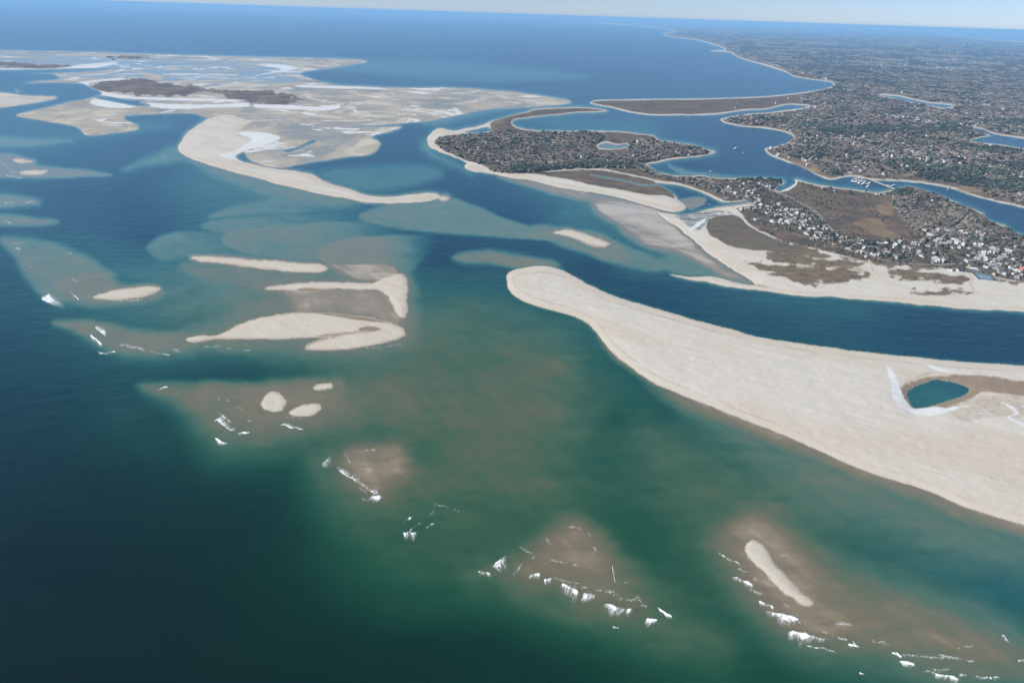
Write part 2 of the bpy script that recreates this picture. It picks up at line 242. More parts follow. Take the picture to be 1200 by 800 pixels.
# shoals: outline, shallowness, softness outside, greenness or None, fade (from, to) or None
SHOALS = [
 ([(388,309),(420,307.5),(450,308),(464,313),(466,323),(450,328),(420,328),(400,319)],.95,2.0,.4,None),
 ([(755,500),(850,560),(905,600),(885,640),(838,632),(780,560)],.56,22,.95,None),
 ([(260,279),(273,270),(317,264.5),(375,261),(448,260),(520,262),(500,285),(430,290),(385,302),(372,304.5),(331,302.5),(287,295),(263,286)],.58,1.6,.25,((370,280),(480,275))),
 ([(372,297),(389,286),(419,279),(462,276),(520,277),(500,300),(480,318),(440,330),(400,325),(385,312)],.74,1.6,.3,((430,290),(525,292))),
 ([(173,289.5),(187,278),(212,272),(250,272),(262,274),(266,290),(290,300),(225,301),(190,305),(178,298)],.46,2,.15,((200,285),(300,290))),
 ([(237,265.6),(250,259),(300,255),(380,252),(450,255),(450,260),(330,264),(262,271)],.52,2,.2,((260,262),(440,258))),
 ([(244,254.7),(269,244),(300,236),(340,234),(430,242),(440,247),(380,247),(300,250)],.52,2,.2,((300,244),(440,244))),
 ([(420,255),(450,240),(500,237),(530,232),(550,240),(575,249),(600,259),(640,271),(690,284),(640,281),(560,276),(470,268)],.56,1.8,.25,None),
 ([(215,312),(300,306),(390,322),(470,318),(486,345),(487,375),(482,400),(445,414),(350,414),(230,406),(198,398),(240,384),(290,360),(310,346),(262,332),(225,320)],.66,6,.5,None),
 ([(330,339),(450,340),(470,372),(462,380),(430,371),(380,366),(350,364),(345,355)],.93,4,.5,None),
 ([(0,280),(37,281),(78,290.6),(115,309),(137,330),(147,337),(185,340),(187,347),(155,351),(94,354),(62,353),(31,325),(17,300)],.6,4,.25,None),
 ([(70,330),(110,322),(140,338),(160,340),(185,345),(150,351),(100,353)],.76,5,.4,None),
 ([(62,378),(103,377),(131,381),(156,387),(187,391),(219,392),(240,396),(225,409),(215,411),(187,415),(141,412),(109,400),(85,387)],.7,4,.5,None),
 ([(167,452),(233,451),(300,453),(323,448),(397,449),(398,463),(380,487),(337,500),(293,510),(260,517),(233,497),(205,472)],.72,6,.8,None),
 ([(240,452),(300,453),(323,449),(397,449),(392,463),(378,486),(337,494),(300,490),(270,480)],.8,8,.7,None),
 ([(377,537),(400,527),(433,523),(473,525),(477,553),(450,577),(423,583),(397,567)],.7,10,.9,None),
 ([(408,530),(433,525),(470,526),(473,550),(452,574),(430,570),(412,552)],.88,4,.8,None),
 ([(440,585),(500,560),(540,575),(548,607),(500,640),(465,632)],.46,16,1,None),
 ([(672,612),(692,624),(722,664),(751,691),(795,726),(830,760),(800,752),(748,735),(704,723),(660,705),(617,690),(582,675),(566,668),(596,650),(640,629)],.62,11,.95,None),
 ([(672,614),(692,626),(715,665),(735,690),(700,695),(650,672),(620,665),(640,632)],.86,8,.8,None),
 ([(840,637),(852,618),(887,603),(910,611),(940,633),(1000,672),(1067,695),(1133,719),(1200,750),(1320,800),(1320,860),(1200,800),(1133,792),(1067,775),(1000,762),(950,752),(917,729),(890,702),(857,669)],.78,11,.8,None),
 ([(862,620),(887,612),(910,625),(935,665),(965,700),(985,728),(955,730),(920,705),(890,680),(864,650)],.9,6,.75,None),
 ([(-80,226),(0,228),(25,230),(47,237),(34,241),(0,243),(-80,246)],.62,3,.1,None),
 ([(-80,250),(0,251.6),(31,255),(67,260),(41,263.5),(0,264),(-80,266)],.66,3,.2,None),
 ([(-80,178),(0,180),(22,182),(40,194),(80,198),(130,205),(60,208),(0,208),(-80,210)],.72,2,.05,None),
 ([(-80,160),(0,160),(30,163),(85,165),(40,170),(0,172),(-80,175)],.55,3,.0,None),
 ([(120,152),(160,144),(200,148),(140,158),(60,165),(20,160)],.3,4,0,None),
 ([(145,199),(185,180),(212,172),(222,186),(195,190),(170,194)],.5,4,.1,None),
 ([(215,182),(240,192),(280,204),(330,217),(420,236),(380,240),(310,226),(250,206)],.6,4,.3,None),
 ([(375,202),(420,197),(495,194),(520,205),(470,220),(430,224),(390,215)],.36,4,.05,None),
 ([(585,207),(650,217),(700,227),(755,240),(785,250),(760,248),(700,237),(640,224),(605,214)],.9,2.5,.3,None),
 ([(697,239),(730,240),(765,246),(780,255),(805,278),(845,309),(882,331),(850,326),(805,302),(765,290),(742,278),(722,263),(702,250)],.95,4,.3,None),
 ([(697,239),(730,240),(765,246),(780,256),(812,285),(800,284),(760,266),(722,254)],1.0,3.5,.3,None),
 ([(715,285),(735,290),(760,300),(782,310),(770,317),(740,312),(700,300)],.55,3,.3,None),
 ([(770,306),(800,300),(835,308),(865,322),(840,326),(800,323)],.52,3,.3,None),
 ([(625,266),(660,267),(705,275),(722,287),(738,305),(700,300),(650,284)],.64,3,.3,None),
 ([(530,302),(550,296),(575,295),(620,301),(655,311),(610,314),(570,308),(545,308)],.7,3,.5,None),
 ([(380,74),(430,71.5),(490,72),(600,78),(690,90),(640,94),(560,95),(470,88),(385,82)],.34,3,.1,None),
 ([(500,165),(505,178),(525,188),(545,198),(552,203),(535,195),(512,186),(494,172)],.5,5,.1,None),
 ([(625,141),(680,139),(725,146),(720,152),(660,150)],.26,3,0,None),
 ([(783,192),(805,200),(860,206),(840,209),(800,206)],.5,2,.1,None),
 ([(800,233),(825,232),(824,240),(808,245),(800,242)],.8,1,.5,None),
 ([(960,545),(1040,575),(1120,605),(1220,640),(1200,660),(1100,628),(1000,590)],.6,14,.55,None),
 ([(800,480),(900,520),(980,560),(940,560),(870,520)],.6,10,.6,None),
 ([(460,120),(520,118),(580,112),(660,118),(560,134),(500,145)],.5,4,0,None),
]

BEACH = [
 [(768,244),(800,250),(832,245),(856,242),(872,254),(880,265),(896,275),(930,286.5),(975,297),(1025,308.5),(1100,315),(1150,323),(1200,331),(1400,350),(1800,380),(1800,420),(1200,380),(900,352),(780,332),(775,315),(845,325),(795,285),(762,254)],
 [(495,150),(531,152),(566,146),(584,139.5),(591,142.5),(577,151),(580,154.5),(560,157.5),(530,158.5),(512,162.5),(513,168),(527,179),(545,187.5),(562,193),(575,199.5),(600,203),(625,205),(655,209.5),(687,216),(725,223),(755,228.5),(775,230),(788,225),(802,244),(792,248),(767,247),(750,241),(687,230),(600,214),(540,205),(490,180)],
 [(640,200.5),(695,198),(713,199),(726,203),(750,208),(787,213.5),(805,218),(823,224.5),(851,236),(848,238),(823,227.5),(805,220.5),(787,215.8),(750,210.2),(726,205.2),(713,201),(695,200),(640,202.5)],
 [(862,241),(884,235.5),(890,240),(875,243),(858,245)],
]
FILM = [(-400,60),(60,62),(200,69),(330,74),(352,84),(348,96),(260,101),(170,92),(100,92),(0,96),(-400,96)]
# (raise the mid-water soundings and the flood-delta lobes)
# ------------------------------------------------------------------ fields of the place (height, depth, cover)
def edge_warp(u, v, a=1.0):
    k = np.clip((v - 20) / 130.0, 0.12, 1.3) * a
    du = (fbm(u / 23, v / 11, 11, 3) - .5) * 5 + (fbm(u / 6, v / 3, 15, 2) - .5) * 1.8
    dv = (fbm(u / 25, v / 12, 21, 3) - .5) * 2.4 + (fbm(u / 6.5, v / 3, 25, 2) - .5) * 1.0
    return u + du * k, v + dv * k
#       name            outline  top  rise  shore shallow (strength, width)
LANDS = [('barrier_spit', SPIT, 2.6, 9.0, .86, 7.0), ('harbour_neck', NECK, 2.4, 5.0, .62, 3.2), ('mainland', MAIN, 3.0, 3.0, .45, 1.6),
         ('tidal_flat', FLATS, .22, 2.0, .5, 2.5), ('sand_tongue', LEFTTONGUE, .7, 2.0, .5, 2.0), ('hook_island', HOOK, 2.0, 5.0, .66, 4.0)]
for k_, p_ in BARS.items():
    big = k_ in ('whale', 'forked', 'strip', 'crescent', 'paddle')
    LANDS.append(('sandbar', p_, .9 if big else .5, 3.5, .9, 6.5 if big else 4.5))
LANDS_S = [(n, spline(p, 4), h, w, a, b) for n, p, h, w, a, b in LANDS]
CUTS_S = [spline(p, 4) for p in CUTS]
SHOALS_S = [(spline(p, 4), l, sf, g, fd) for p, l, sf, g, fd in SHOALS]

# smooth depth surface from the soundings (biharmonic)
_S = np.array(SOUND, float); _P = _S[:, :2] * [1 / 100, 1.7 / 100]
_D = np.linalg.norm(_P[:, None] - _P[None], axis=2)
_A = _D + np.eye(len(_P)) * -0.02
_W = np.linalg.solve(np.block([[_A, np.ones((len(_P), 1))], [np.ones((1, len(_P))), np.zeros((1, 1))]]), np.vstack([_S[:, 2:], np.zeros((1, 2))]))
def soundings(u, v):
    s = np.zeros(len(u)); g = np.zeros(len(u))
    for ch in np.array_split(np.arange(len(u)), max(1, len(u) // 40000)):
        q = np.stack([u[ch] / 100, v[ch] * 1.7 / 100], 1)
        d = np.sqrt(((q[:, None] - _P[None]) ** 2).sum(2))
        r = d @ _W[:-1] + _W[-1]
        s[ch] = r[:, 0]; g[ch] = r[:, 1]
    return np.clip(s, 0, .75), np.clip(g, 0, 1)

def land(u, v):
    """height above the water (m), landmass index, distance from the shore in chart units"""
    uw, vw = edge_warp(u, v)
    H = np.full(u.shape, -3.0); L = np.full(u.shape, -1); D = np.full(u.shape, -1e3)
    cut = np.full(u.shape, -1e3)
    uc, vc = edge_warp(u, v, .45)
    for c in CUTS_S: cut = np.maximum(cut, sdf(c, uc, vc, 30))
    near = np.zeros(u.shape)
    fine = (fbm(u / 3.2, v / 1.8, 121, 3) - .5) * 1.8
    for i, (n, p, h, w, a, b) in enumerate(LANDS_S):
        k = .9 if n == 'sandbar' else (.5 if n in ('barrier_spit', 'mainland') else .8)
        d = sdf(p, u + (uw - u) * k, v + (vw - v) * k, 60)
        if n == 'sandbar': d = d + fine * ss(4, 0, np.abs(d))
        d = np.minimum(d, np.where(cut > -200, -cut, 1e3))
        hh = np.where(d > 0, h * (1 - np.exp(-np.maximum(d, 0) / w)), np.maximum(d, -20) * .22)
        m = hh > H
        H = np.where(m, hh, H); L = np.where(m, i, L); D = np.where(m, d, D)
        e_ = a * np.exp(np.minimum(d, 0) / b)
        if n == 'barrier_spit':                    # a wide drowned terrace off the outer beach, uneven along its length
            k2 = ss(690, 830, u) * ss(0, 1, (v - (330 + (u - 600) * .26)) / 60)
            e_ = np.maximum(e_, k2 * .88 * np.exp(-(np.minimum(d, 0) / (15 + 16 * fbm(u / 60, v / 60, 43, 3))) ** 2))
        swash = {'sandbar': (1.0, 4.0), 'barrier_spit': (.99, 3.0), 'hook_island': (.98, 2.0), 'tidal_flat': (.97, 1.6), 'sand_tongue': (.97, 1.6)}.get(n, (.9, .8))
        e_ = np.maximum(e_, swash[0] * np.exp(-(np.minimum(d, 0) / swash[1]) ** 2))          # thin water over the drowned foot of the beach
        near = np.maximum(near, e_)
    return H, L, D, near

def cover(u, v, H, L, D):
    c = {}
    uw, vw = edge_warp(u, v, .8)
    rag = (fbm(u / 9, v / 3.2, 33, 4) - .5)
    def ragged(polys, amp, soft=1.2):
        m = np.zeros(u.shape)
        for p in polys: m = np.maximum(m, ss(-soft, soft, sdf(spline(p, 4), uw, vw, 14) + rag * amp))
        return m
    rimw = 3.2 * fbm(u / 30, v / 15, 37, 3) - .6
    def mask(polys, soft=.7, n=4):
        m = np.zeros(u.shape)
        for p in polys: m = np.maximum(m, ss(-soft, soft, sdf(spline(p, n), uw, vw, 8)))
        return m
    x, y = plan(u, v)
    nk = (L == 1); mn = (L == 2)
    big = fbm(x / 420, y / 420, 51, 4); mid = fbm(x / 130, y / 130, 57, 4)
    wood = mask(WOODS) * nk
    ev = mask(EVERGREEN, 1.2) * nk
    vill = mask([VILLAGE], 1.5) * nk
    tan = mask(TAN, 1.5)
    mw = mn * ss(rimw + .6, rimw + 3.0, D) * (1 - tan * .8)
    hard = mn * ss(980, 930, u) * ss(100, 104, v) * ss(139, 134, v)          # the low barrier beach has no trees
    hard = np.maximum(hard, mn * ss(1, 3, D) * ss(7, 4, D) * ss(140, 170, v))
    mw = mw * (1 - hard)
    clear = ss(.60, .66, big) * .9 + ss(.64, .70, mid) * .8
    mw = mw * (1 - np.clip(clear, 0, 1) * .75)
    c['wood'] = np.clip(np.maximum(wood, mw), 0, 1)
    c['ever'] = np.clip(ev + mn * ss(.56, .66, fbm(x / 240 + 7, y / 240, 61, 3)) * .9, 0, 1)
    heath = nk * mask([HEATH], 3)
    beach = mask(BEACH, .8)
    inner = nk * ss(rimw * .6, rimw * .6 + 1.0, D) * (1 - beach)
    c['heath'] = np.clip(np.maximum(np.maximum(heath, inner), np.maximum(mn * ss(rimw * .5, rimw * .5 + 1.2, D) * (1 - mw), 0)), 0, 1)
    c['tan'] = tan
    c['vill'] = vill
    c['marsh'] = mask(MARSH, .8) * nk
    hook = nk * mask([[(575,144.5),(605,135),(640,130.5),(690,129),(700,130),(660,132.3),(625,135.3),(603,138.8),(597,144),(604,151),(622,156),(560,158),(520,160.5),(540,158),(575,155)]], .5)
    c['dune'] = np.clip(np.maximum(np.maximum(ragged(DUNES, 12, 1.5), hook), ragged(VEGISLE, 9, .7)), 0, 1)
    snow = mask(SNOW, .4)
    c['snow'] = np.clip(snow + (L == 3) * .001, 0, 1)
    c['flat'] = (L == 3) * 1.0 + (L == 4) * .25 + (L >= 6) * .0
    isle = ragged(VEGISLE, 9, .7)
    c['film'] = mask([FILM], 2)
    c['purple'] = isle
    return c, x, y

# ------------------------------------------------------------------ materials
def lin(c):
    c = np.array(c, float) / 255.0
    return tuple(np.where(c <= .04045, c / 12.92, ((c + .055) / 1.055) ** 2.4))
def rgba(c, k=1.0): return tuple(min(1, x * k) for x in c) + (1,)
class NT:
    def __init__(s, name, rough=.9, spec=.2):
        s.m = bpy.data.materials.new(name); s.m.use_nodes = True; s.t = s.m.node_tree
        s.b = s.t.nodes['Principled BSDF']; s.b.inputs['Roughness'].default_value = rough
        s.b.inputs['Specular IOR Level'].default_value = spec
    def n(s, typ, **kw):
        n = s.t.nodes.new(typ)
        for k, v in kw.items(): setattr(n, k, v)
        return n
    def l(s, a, b): s.t.links.new(a, b)
    def val(s, sock, v):
        if hasattr(v, 'is_linked') or hasattr(v, 'links'): s.l(v, sock)
        else: sock.default_value = v
    def attr(s, name, out='Fac'):
        n = s.n('ShaderNodeAttribute'); n.attribute_name = name; return n.outputs[out]
    def pos(s, sx=1, sy=1, sz=1, rot=0.0):
        g = s.n('ShaderNodeNewGeometry'); m = s.n('ShaderNodeMapping'); m.inputs['Scale'].default_value = (sx, sy, sz); m.inputs['Rotation'].default_value = (0, 0, rot)
        s.l(g.outputs['Position'], m.inputs['Vector']); return m.outputs[0]
    def grain(s, along, across, ang):
        g = s.n('ShaderNodeNewGeometry'); m = s.n('ShaderNodeMapping'); m.vector_type = 'TEXTURE'
        m.inputs['Scale'].default_value = (along, across, across); m.inputs['Rotation'].default_value = (0, 0, ang)
        s.l(g.outputs['Position'], m.inputs['Vector']); return m.outputs[0]
    def noise(s, vec, scale, detail=4, rough=.55, dist=0):
        n = s.n('ShaderNodeTexNoise'); n.inputs['Scale'].default_value = scale; n.inputs['Detail'].default_value = detail
        n.inputs['Roughness'].default_value = rough; n.inputs['Distortion'].default_value = dist
        s.l(vec, n.inputs['Vector']); return n.outputs['Fac']
    def mr(s, v, a, b, c=0, d=1, smooth=True):
        n = s.n('ShaderNodeMapRange'); n.interpolation_type = 'SMOOTHSTEP' if smooth else 'LINEAR'
        s.val(n.inputs[0], v)
        for i, q in enumerate((a, b, c, d)): n.inputs[i + 1].default_value = q
        return n.outputs[0]
    def math(s, op, a, b=0.0):
        n = s.n('ShaderNodeMath', operation=op); s.val(n.inputs[0], a); s.val(n.inputs[1], b); n.use_clamp = op in ('ADD', 'SUBTRACT') ; return n.outputs[0]
    def mul(s, a, b): return s.math('MULTIPLY', a, b)
    def mix(s, f, a, b):
        n = s.n('ShaderNodeMix', data_type='RGBA'); s.val(n.inputs['Factor'], f)
        s.val(n.inputs[6], a if not isinstance(a, tuple) else a); s.val(n.inputs[7], b); return n.outputs[2]
    def ramp(s, f, stops):
        n = s.n('ShaderNodeValToRGB'); e = n.color_ramp.elements
        while len(e) < len(stops): e.new(.5)
        for el, (p, c) in zip(e, stops): el.position = p; el.color = c
        s.val(n.inputs[0], f); return n.outputs[0]
    def bump(s, h, strength, dist):
        n = s.n('ShaderNodeBump'); n.inputs['Strength'].default_value = strength; n.inputs['Distance'].default_value = dist
        s.l(h, n.inputs['Height']); s.l(n.outputs[0], s.b.inputs['Normal'])
    def base(s, c): s.val(s.b.inputs['Base Color'], c)

KW = .62         # reading of the sunlit picture -> reflectance
def A(*c): return rgba(lin(c), KW)

def mat_water():
    w = NT('water', .22, .5)
    w.b.inputs['IOR'].default_value = 1.33
    s = w.attr('shallow'); g = w.attr('green')
    p = w.pos(1, 2.2, 1, .5)
    n1 = w.noise(p, 1 / 160, 4, .55, 1.2)
    n2 = w.noise(w.pos(1, 3.0, 1, .9), 1 / 38, 3, .5, .8)
    sv = w.math('ADD', s, w.mul(w.math('MULTIPLY_ADD', n1, 0), 0))
    # faint sediment swirls
    d = w.n('ShaderNodeMath', operation='MULTIPLY_ADD'); w.l(n1, d.inputs[0]); d.inputs[1].default_value = .18; d.inputs[2].default_value = -.09
    d2 = w.n('ShaderNodeMath', operation='MULTIPLY_ADD'); w.l(n2, d2.inputs[0]); d2.inputs[1].default_value = .06; d2.inputs[2].default_value = -.03
    e = w.n('ShaderNodeMath', operation='ADD'); w.l(d.outputs[0], e.inputs[0]); w.l(d2.outputs[0], e.inputs[1])
    e2 = w.n('ShaderNodeMath', operation='MULTIPLY'); w.l(e.outputs[0], e2.inputs[0]); w.l(w.mr(s, .05, .5, .35, 1), e2.inputs[1])
    e3 = w.n('ShaderNodeMath', operation='ADD'); w.l(e2.outputs[0], e3.inputs[0]); w.l(s, e3.inputs[1]); e3.use_clamp = True
    sv = e3.outputs[0]
    cg = w.ramp(sv, [(0, A(2, 27, 20)), (.12, A(7, 52, 36)), (.3, A(30, 84, 60)), (.5, A(70, 104, 78)), (.68, A(101, 109, 85)), (.84, A(130, 119, 97)), (.93, A(154, 141, 121)), (1, A(208, 196, 178))])
    cb = w.ramp(sv, [(0, A(4, 46, 74)), (.12, A(8, 64, 90)), (.3, A(48, 110, 118)), (.5, A(104, 142, 138)), (.68, A(136, 146, 134)), (.84, A(148, 144, 129)), (.93, A(172, 158, 140)), (1, A(212, 202, 186))])
    w.base(w.mix(g, cb, cg))
    h1 = w.noise(w.pos(1, 1.6, 1, .35), 1 / 9, 3, .6)
    h2 = w.noise(w.pos(1, 2.4, 1, .2), 1 / 45, 2, .5)
    h3 = w.noise(w.grain(70, 13, .35), 1, 3, .5)
    h4 = w.n('ShaderNodeMath', operation='MULTIPLY_ADD'); w.l(h3, h4.inputs[0]); h4.inputs[1].default_value = 1.3; w.l(h1, h4.inputs[2]); h1 = h4.outputs[0]
    hh = w.n('ShaderNodeMath', operation='MULTIPLY_ADD'); w.l(h2, hh.inputs[0]); hh.inputs[1].default_value = 2.2; w.l(h1, hh.inputs[2])
    w.bump(hh.outputs[0], .46, 1.0)
    return w.m

def mat_ground(name):
    w = NT(name, .95, .1)
    shore = w.attr('shore')
    fine = w.noise(w.pos(), 1 / 7, 5, .7)
    streak = w.noise(w.grain(95, 15, -.62), 1, 6, .62, .5)
    broad = w.noise(w.grain(300, 110, -.62), 1, 4, .55, .4)
    sand = w.mix(w.mr(streak, .2, .8), A(224, 217, 207), A(228, 222, 213))
    sand = w.mix(w.mul(w.mr(broad, .45, .62), .7), sand, A(220, 207, 192))
    sand = w.mix(w.mul(w.mr(w.noise(w.grain(24, 13, -.5), 1, 6, .75, 1.2), .52, .72), .22), sand, A(194, 182, 168))
    sand = w.mix(w.mul(w.mr(w.noise(w.grain(38, 16, -.9), 1, 6, .75, 1.8), .58, .70), .32), sand, A(238, 234, 228))
    rim_n = w.noise(w.grain(60, 25, -.62), 1, 4, .6)
    # damp rim and the cream beach face
    sand = w.mix(w.mul(w.mr(shore, 6.0, 10.5, 1, 0), w.mr(rim_n, .3, .65, .35, .8)), sand, A(221, 210, 195))
    sand = w.mix(w.mr(shore, 0, 1.6, .45, 0), sand, A(184, 168, 148))
    berm = w.mul(w.mr(shore, 6.6, 7.6), w.mr(shore, 8.0, 9.0, 1, 0))
    sand = w.mix(w.mul(berm, w.mr(rim_n, .4, .6, .1, .5)), sand, A(176, 164, 148))
    wet = w.attr('wet')
    sand = w.mix(w.mr(w.math('ADD', wet, w.mul(wet, w.mr(fine, .3, .7, -.3, .3))), .15, .75), sand, A(160, 142, 124))
    # tidal flat: ribs of dry and wet sand, films of water, salt ice
    fl = w.noise(w.pos(1, 1.0, 1, -.25), 1 / 800, 5, .58, 2.4)
    fl2 = w.noise(w.pos(1, .8, 1, -.35), 1 / 420, 5, .58, 2.0)
    flat = w.mix(w.mr(fl, .40, .58), A(174, 168, 158), A(198, 188, 172))
    flat = w.mix(w.mr(fl2, .52, .62), flat, A(218, 208, 192))
    flat = w.mix(w.mul(w.mr(fl2, .40, .45, 1, 0), .4), flat, A(120, 140, 156))
    film = w.attr('film')
    ab = w.n('ShaderNodeMath', operation='SUBTRACT'); w.l(w.noise(w.pos(1, .8, 1, .3), 1 / 380, 5, .5, 1.4), ab.inputs[0]); ab.inputs[1].default_value = .5
    ab2 = w.n('ShaderNodeMath', operation='ABSOLUTE'); w.l(ab.outputs[0], ab2.inputs[0])
    flat = w.mix(w.mul(w.mr(ab2.outputs[0], .004, .022, 1, 0), .28), flat, A(112, 144, 168))
    flat = w.mix(w.mul(film, w.mr(fl, .60, .44)), flat, A(146, 172, 196))
    flat = w.mix(w.mul(w.mr(w.noise(w.pos(1, 1.1, 1, -.2), 1 / 480, 7, .6, 2.6), .57, .61), .9), flat, A(240, 240, 240))
    c = w.mix(w.attr('flat'), sand, flat)
    # wet/dry beach grass on dunes
    dn = w.noise(w.pos(1, 2, 1, -.25), 1 / 24, 6, .7, .6)
    dune = w.mix(w.mr(dn, .35, .6), A(112, 98, 82), A(140, 124, 104))
    dune = w.mix(w.mr(dn, .62, .72), dune, A(188, 174, 154))
    c = w.mix(w.attr('dune'), c, dune)
    c = w.mix(w.mul(w.attr('purple'), w.mr(dn, .66, .54)), c, w.mix(w.mr(w.noise(w.pos(), 1 / 130, 6, .75), .4, .62), A(98, 84, 82), A(142, 126, 114)))
    # marsh
    mn = w.noise(w.pos(1, 2.2, 1, -.3), 1 / 60, 6, .68, 2.0)
    marsh = w.ramp(mn, [(.3, A(88, 88, 78)), (.45, A(110, 102, 90)), (.54, A(126, 113, 98)), (.64, A(114, 110, 96)), (.78, A(146, 148, 148))])
    c = w.mix(w.attr('marsh'), c, marsh)
    c = w.mix(w.attr('ice'), c, w.mix(w.mr(mn, .45, .6), A(118, 124, 126), A(206, 208, 208)))
    # heath and scrub
    hn = w.noise(w.pos(1, 1.5, 1, -.3), 1 / 80, 7, .7, .5)
    heath = w.ramp(hn, [(.3, A(76, 76, 72)), (.42, A(98, 90, 82)), (.5, A(116, 101, 90)), (.58, A(128, 110, 92)), (.68, A(144, 124, 100)), (.8, A(100, 96, 86))])
    c = w.mix(w.attr('heath'), c, heath)
    c = w.mix(w.mul(w.attr('tan'), .8), c, w.mix(w.mr(hn, .4, .65), A(138, 118, 96), A(164, 142, 114)))
    # village ground: scrub, yards, drives
    vn = w.noise(w.pos(), 1 / 28, 6, .75)
    vill = w.ramp(vn, [(.32, A(70, 70, 64)), (.46, A(98, 92, 82)), (.56, A(122, 112, 96)), (.66, A(160, 150, 134)), (.75, A(196, 186, 170))])
    c = w.mix(w.attr('vill'), c, vill)
    # woodland floor, and the canopy of the far woods
    wn_ = w.noise(w.pos(), 1 / 34, 5, .72)
    wb = w.noise(w.pos(1, 1, 1), 1 / 260, 6, .7)
    wood = w.ramp(wn_, [(.3, A(54, 58, 58)), (.45, A(78, 77, 74)), (.58, A(100, 95, 88)), (.75, A(126, 118, 106))])
    wood = w.mix(w.mr(wb, .52, .64), wood, A(62, 70, 62))
    wood = w.mix(w.mul(w.mr(wb, .44, .36), .6), wood, A(118, 106, 94))
    c = w.mix(w.attr('wood'), c, wood)
    c = w.mix(w.attr('snow'), c, A(238, 240, 242))
    w.base(c)
    w.bump(w.mix(w.attr('wood'), streak, wn_), .5, 1.6)
    return w.m

def simple(name, c, rough=.8, var=.12, scale=.6, spec=.25):
    w = NT(name, rough, spec)
    n = w.noise(w.pos(), scale, 3, .6)
    a = tuple(x * (1 - var) for x in c); b = tuple(min(1, x * (1 + var)) for x in c)
    w.base(w.mix(w.mr(n, .35, .65), a + (1,), b + (1,)))
    return w.m
M_WATER = mat_water(); M_GROUND = mat_ground('coastal_ground')

# ------------------------------------------------------------------ one plan grid, finer towards the viewpoint
def make_grid():
    dep = np.concatenate([np.arange(math.degrees(math.atan(CAM_H / R_MAX)), 1.2, .03), np.arange(1.2, 8, .05), np.arange(8, 40, .072), np.arange(40, 78, .12)])
    az = np.concatenate([np.arange(-62, -44, .3), np.arange(-44, 44, .072), np.arange(44, 62.1, .3)])
    r = CAM_H / np.tan(np.radians(dep))
    AZ, R = np.meshgrid(np.radians(az), r)
    return R * np.sin(AZ), R * np.cos(AZ), dep, az
GX, GY, G_DEP, G_AZ = make_grid()
NR, NC = GX.shape
gx, gy = GX.ravel(), GY.ravel()
gu, gv = chart(gx, gy)
gH, gL, gD, gN = land(gu, gv)
cov, _, _ = cover(gu, gv, gH, gL, gD)
hill = fbm(gx / 300, gy / 300, 71, 3)
woodh = cov['wood'] * (gL == 1) * 5.0 * ss(1, 9, gD) * hill + (gL == 2) * ss(1, 14, gD) * 9 * hill * ss(135, 125, -gv + 260)
gH = gH + np.where(gH > 0, woodh, 0)
# small dunes and wind ridges on the open sand
opn = (gL >= 0) * np.clip(gD / 10, 0, 1) * (gL != 3) * (gL != 2)
gH = gH + np.where(gH > 0, opn * ((fbm(gx / 30 + gy / 60, gy / 16, 81, 3) - .5) * 1.5 + (fbm(gx / 9, gy / 6, 87, 2) - .5) * .5), 0)

quad = (np.arange(NR - 1)[:, None] * NC + np.arange(NC - 1)[None]).ravel()
QUADS = np.stack([quad, quad + NC, quad + NC + 1, quad + 1], 1)

def mesh_from(name, xyz, faces, attrs=None, mat=None, smooth=True):
    me = bpy.data.meshes.new(name)
    faces = np.asarray(faces, np.int32); k = faces.shape[1]
    me.vertices.add(len(xyz)); me.vertices.foreach_set('co', np.asarray(xyz, np.float32).ravel())
    me.loops.add(faces.size); me.loops.foreach_set('vertex_index', faces.ravel())
    me.polygons.add(len(faces)); me.polygons.foreach_set('loop_start', np.arange(0, faces.size, k, dtype=np.int32))
    me.update(calc_edges=True)
    if smooth: me.polygons.foreach_set('use_smooth', np.ones(len(faces), bool))
    for n, a in (attrs or {}).items():
        a = np.asarray(a, np.float32)
        if a.ndim == 1:
            me.attributes.new(n, 'FLOAT', 'POINT').data.foreach_set('value', a)
        else:
            me.attributes.new(n, 'FLOAT_COLOR', 'POINT').data.foreach_set('color', a.ravel())
    if mat: me.materials.append(mat)
    return me
def link(name, me, parent=None, **props):
    o = bpy.data.objects.new(name, me); col.objects.link(o)
    if parent: o.parent = parent
    for k, v in props.items(): o[k] = v
    return o
def sub(sel, z, attrs, name, mat):
    q = QUADS[sel]
    used, inv = np.unique(q, return_inverse=True)
    return mesh_from(name, np.stack([gx[used], gy[used], z[used]], 1), inv.reshape(q.shape), {k: a[used] for k, a in attrs.items()}, mat)

# water
s0, g0 = soundings(gu, gv)
s0 = s0 * .97 + .005
s = s0.copy(); g = g0.copy()
uw, vw = edge_warp(gu, gv, .9)
sf_v = 1.55 + 1.3 * ss(390, 560, gv)
wob = ss(420, 600, gv) * 9
uw2 = uw + (fbm(gu / 70, gv / 45, 101, 3) - .5) * wob * 2.2; vw2 = vw + (fbm(gu / 70, gv / 45, 111, 3) - .5) * wob * 1.6
for p, lvl, soft, gg, fd in SHOALS_S:
    d = sdf(p, uw2, vw2, soft * 6 + 8)
    vspan = p[:, 1].max() - p[:, 1].min() + 1e-6
    tv = np.clip((vw - p[:, 1].min()) / vspan, 0, 1.3)
    sfd = soft * sf_v * (1 + (1.3 * tv - .35) * ss(300, 480, gv))
    w_ = ss(-1.25, .85, d / sfd)
    if fd is not None:
        (ax, ay), (bx, by) = fd
        t = ((gu - ax) * (bx - ax) + (gv - ay) * (by - ay)) / ((bx - ax) ** 2 + (by - ay) ** 2)
        w_ = w_ * (1 - ss(0, 1, t))
    up_ = np.maximum(lvl - s, 0) * w_
    s = s + up_
    if gg is not None: g = g + (gg - g) * w_ * .8
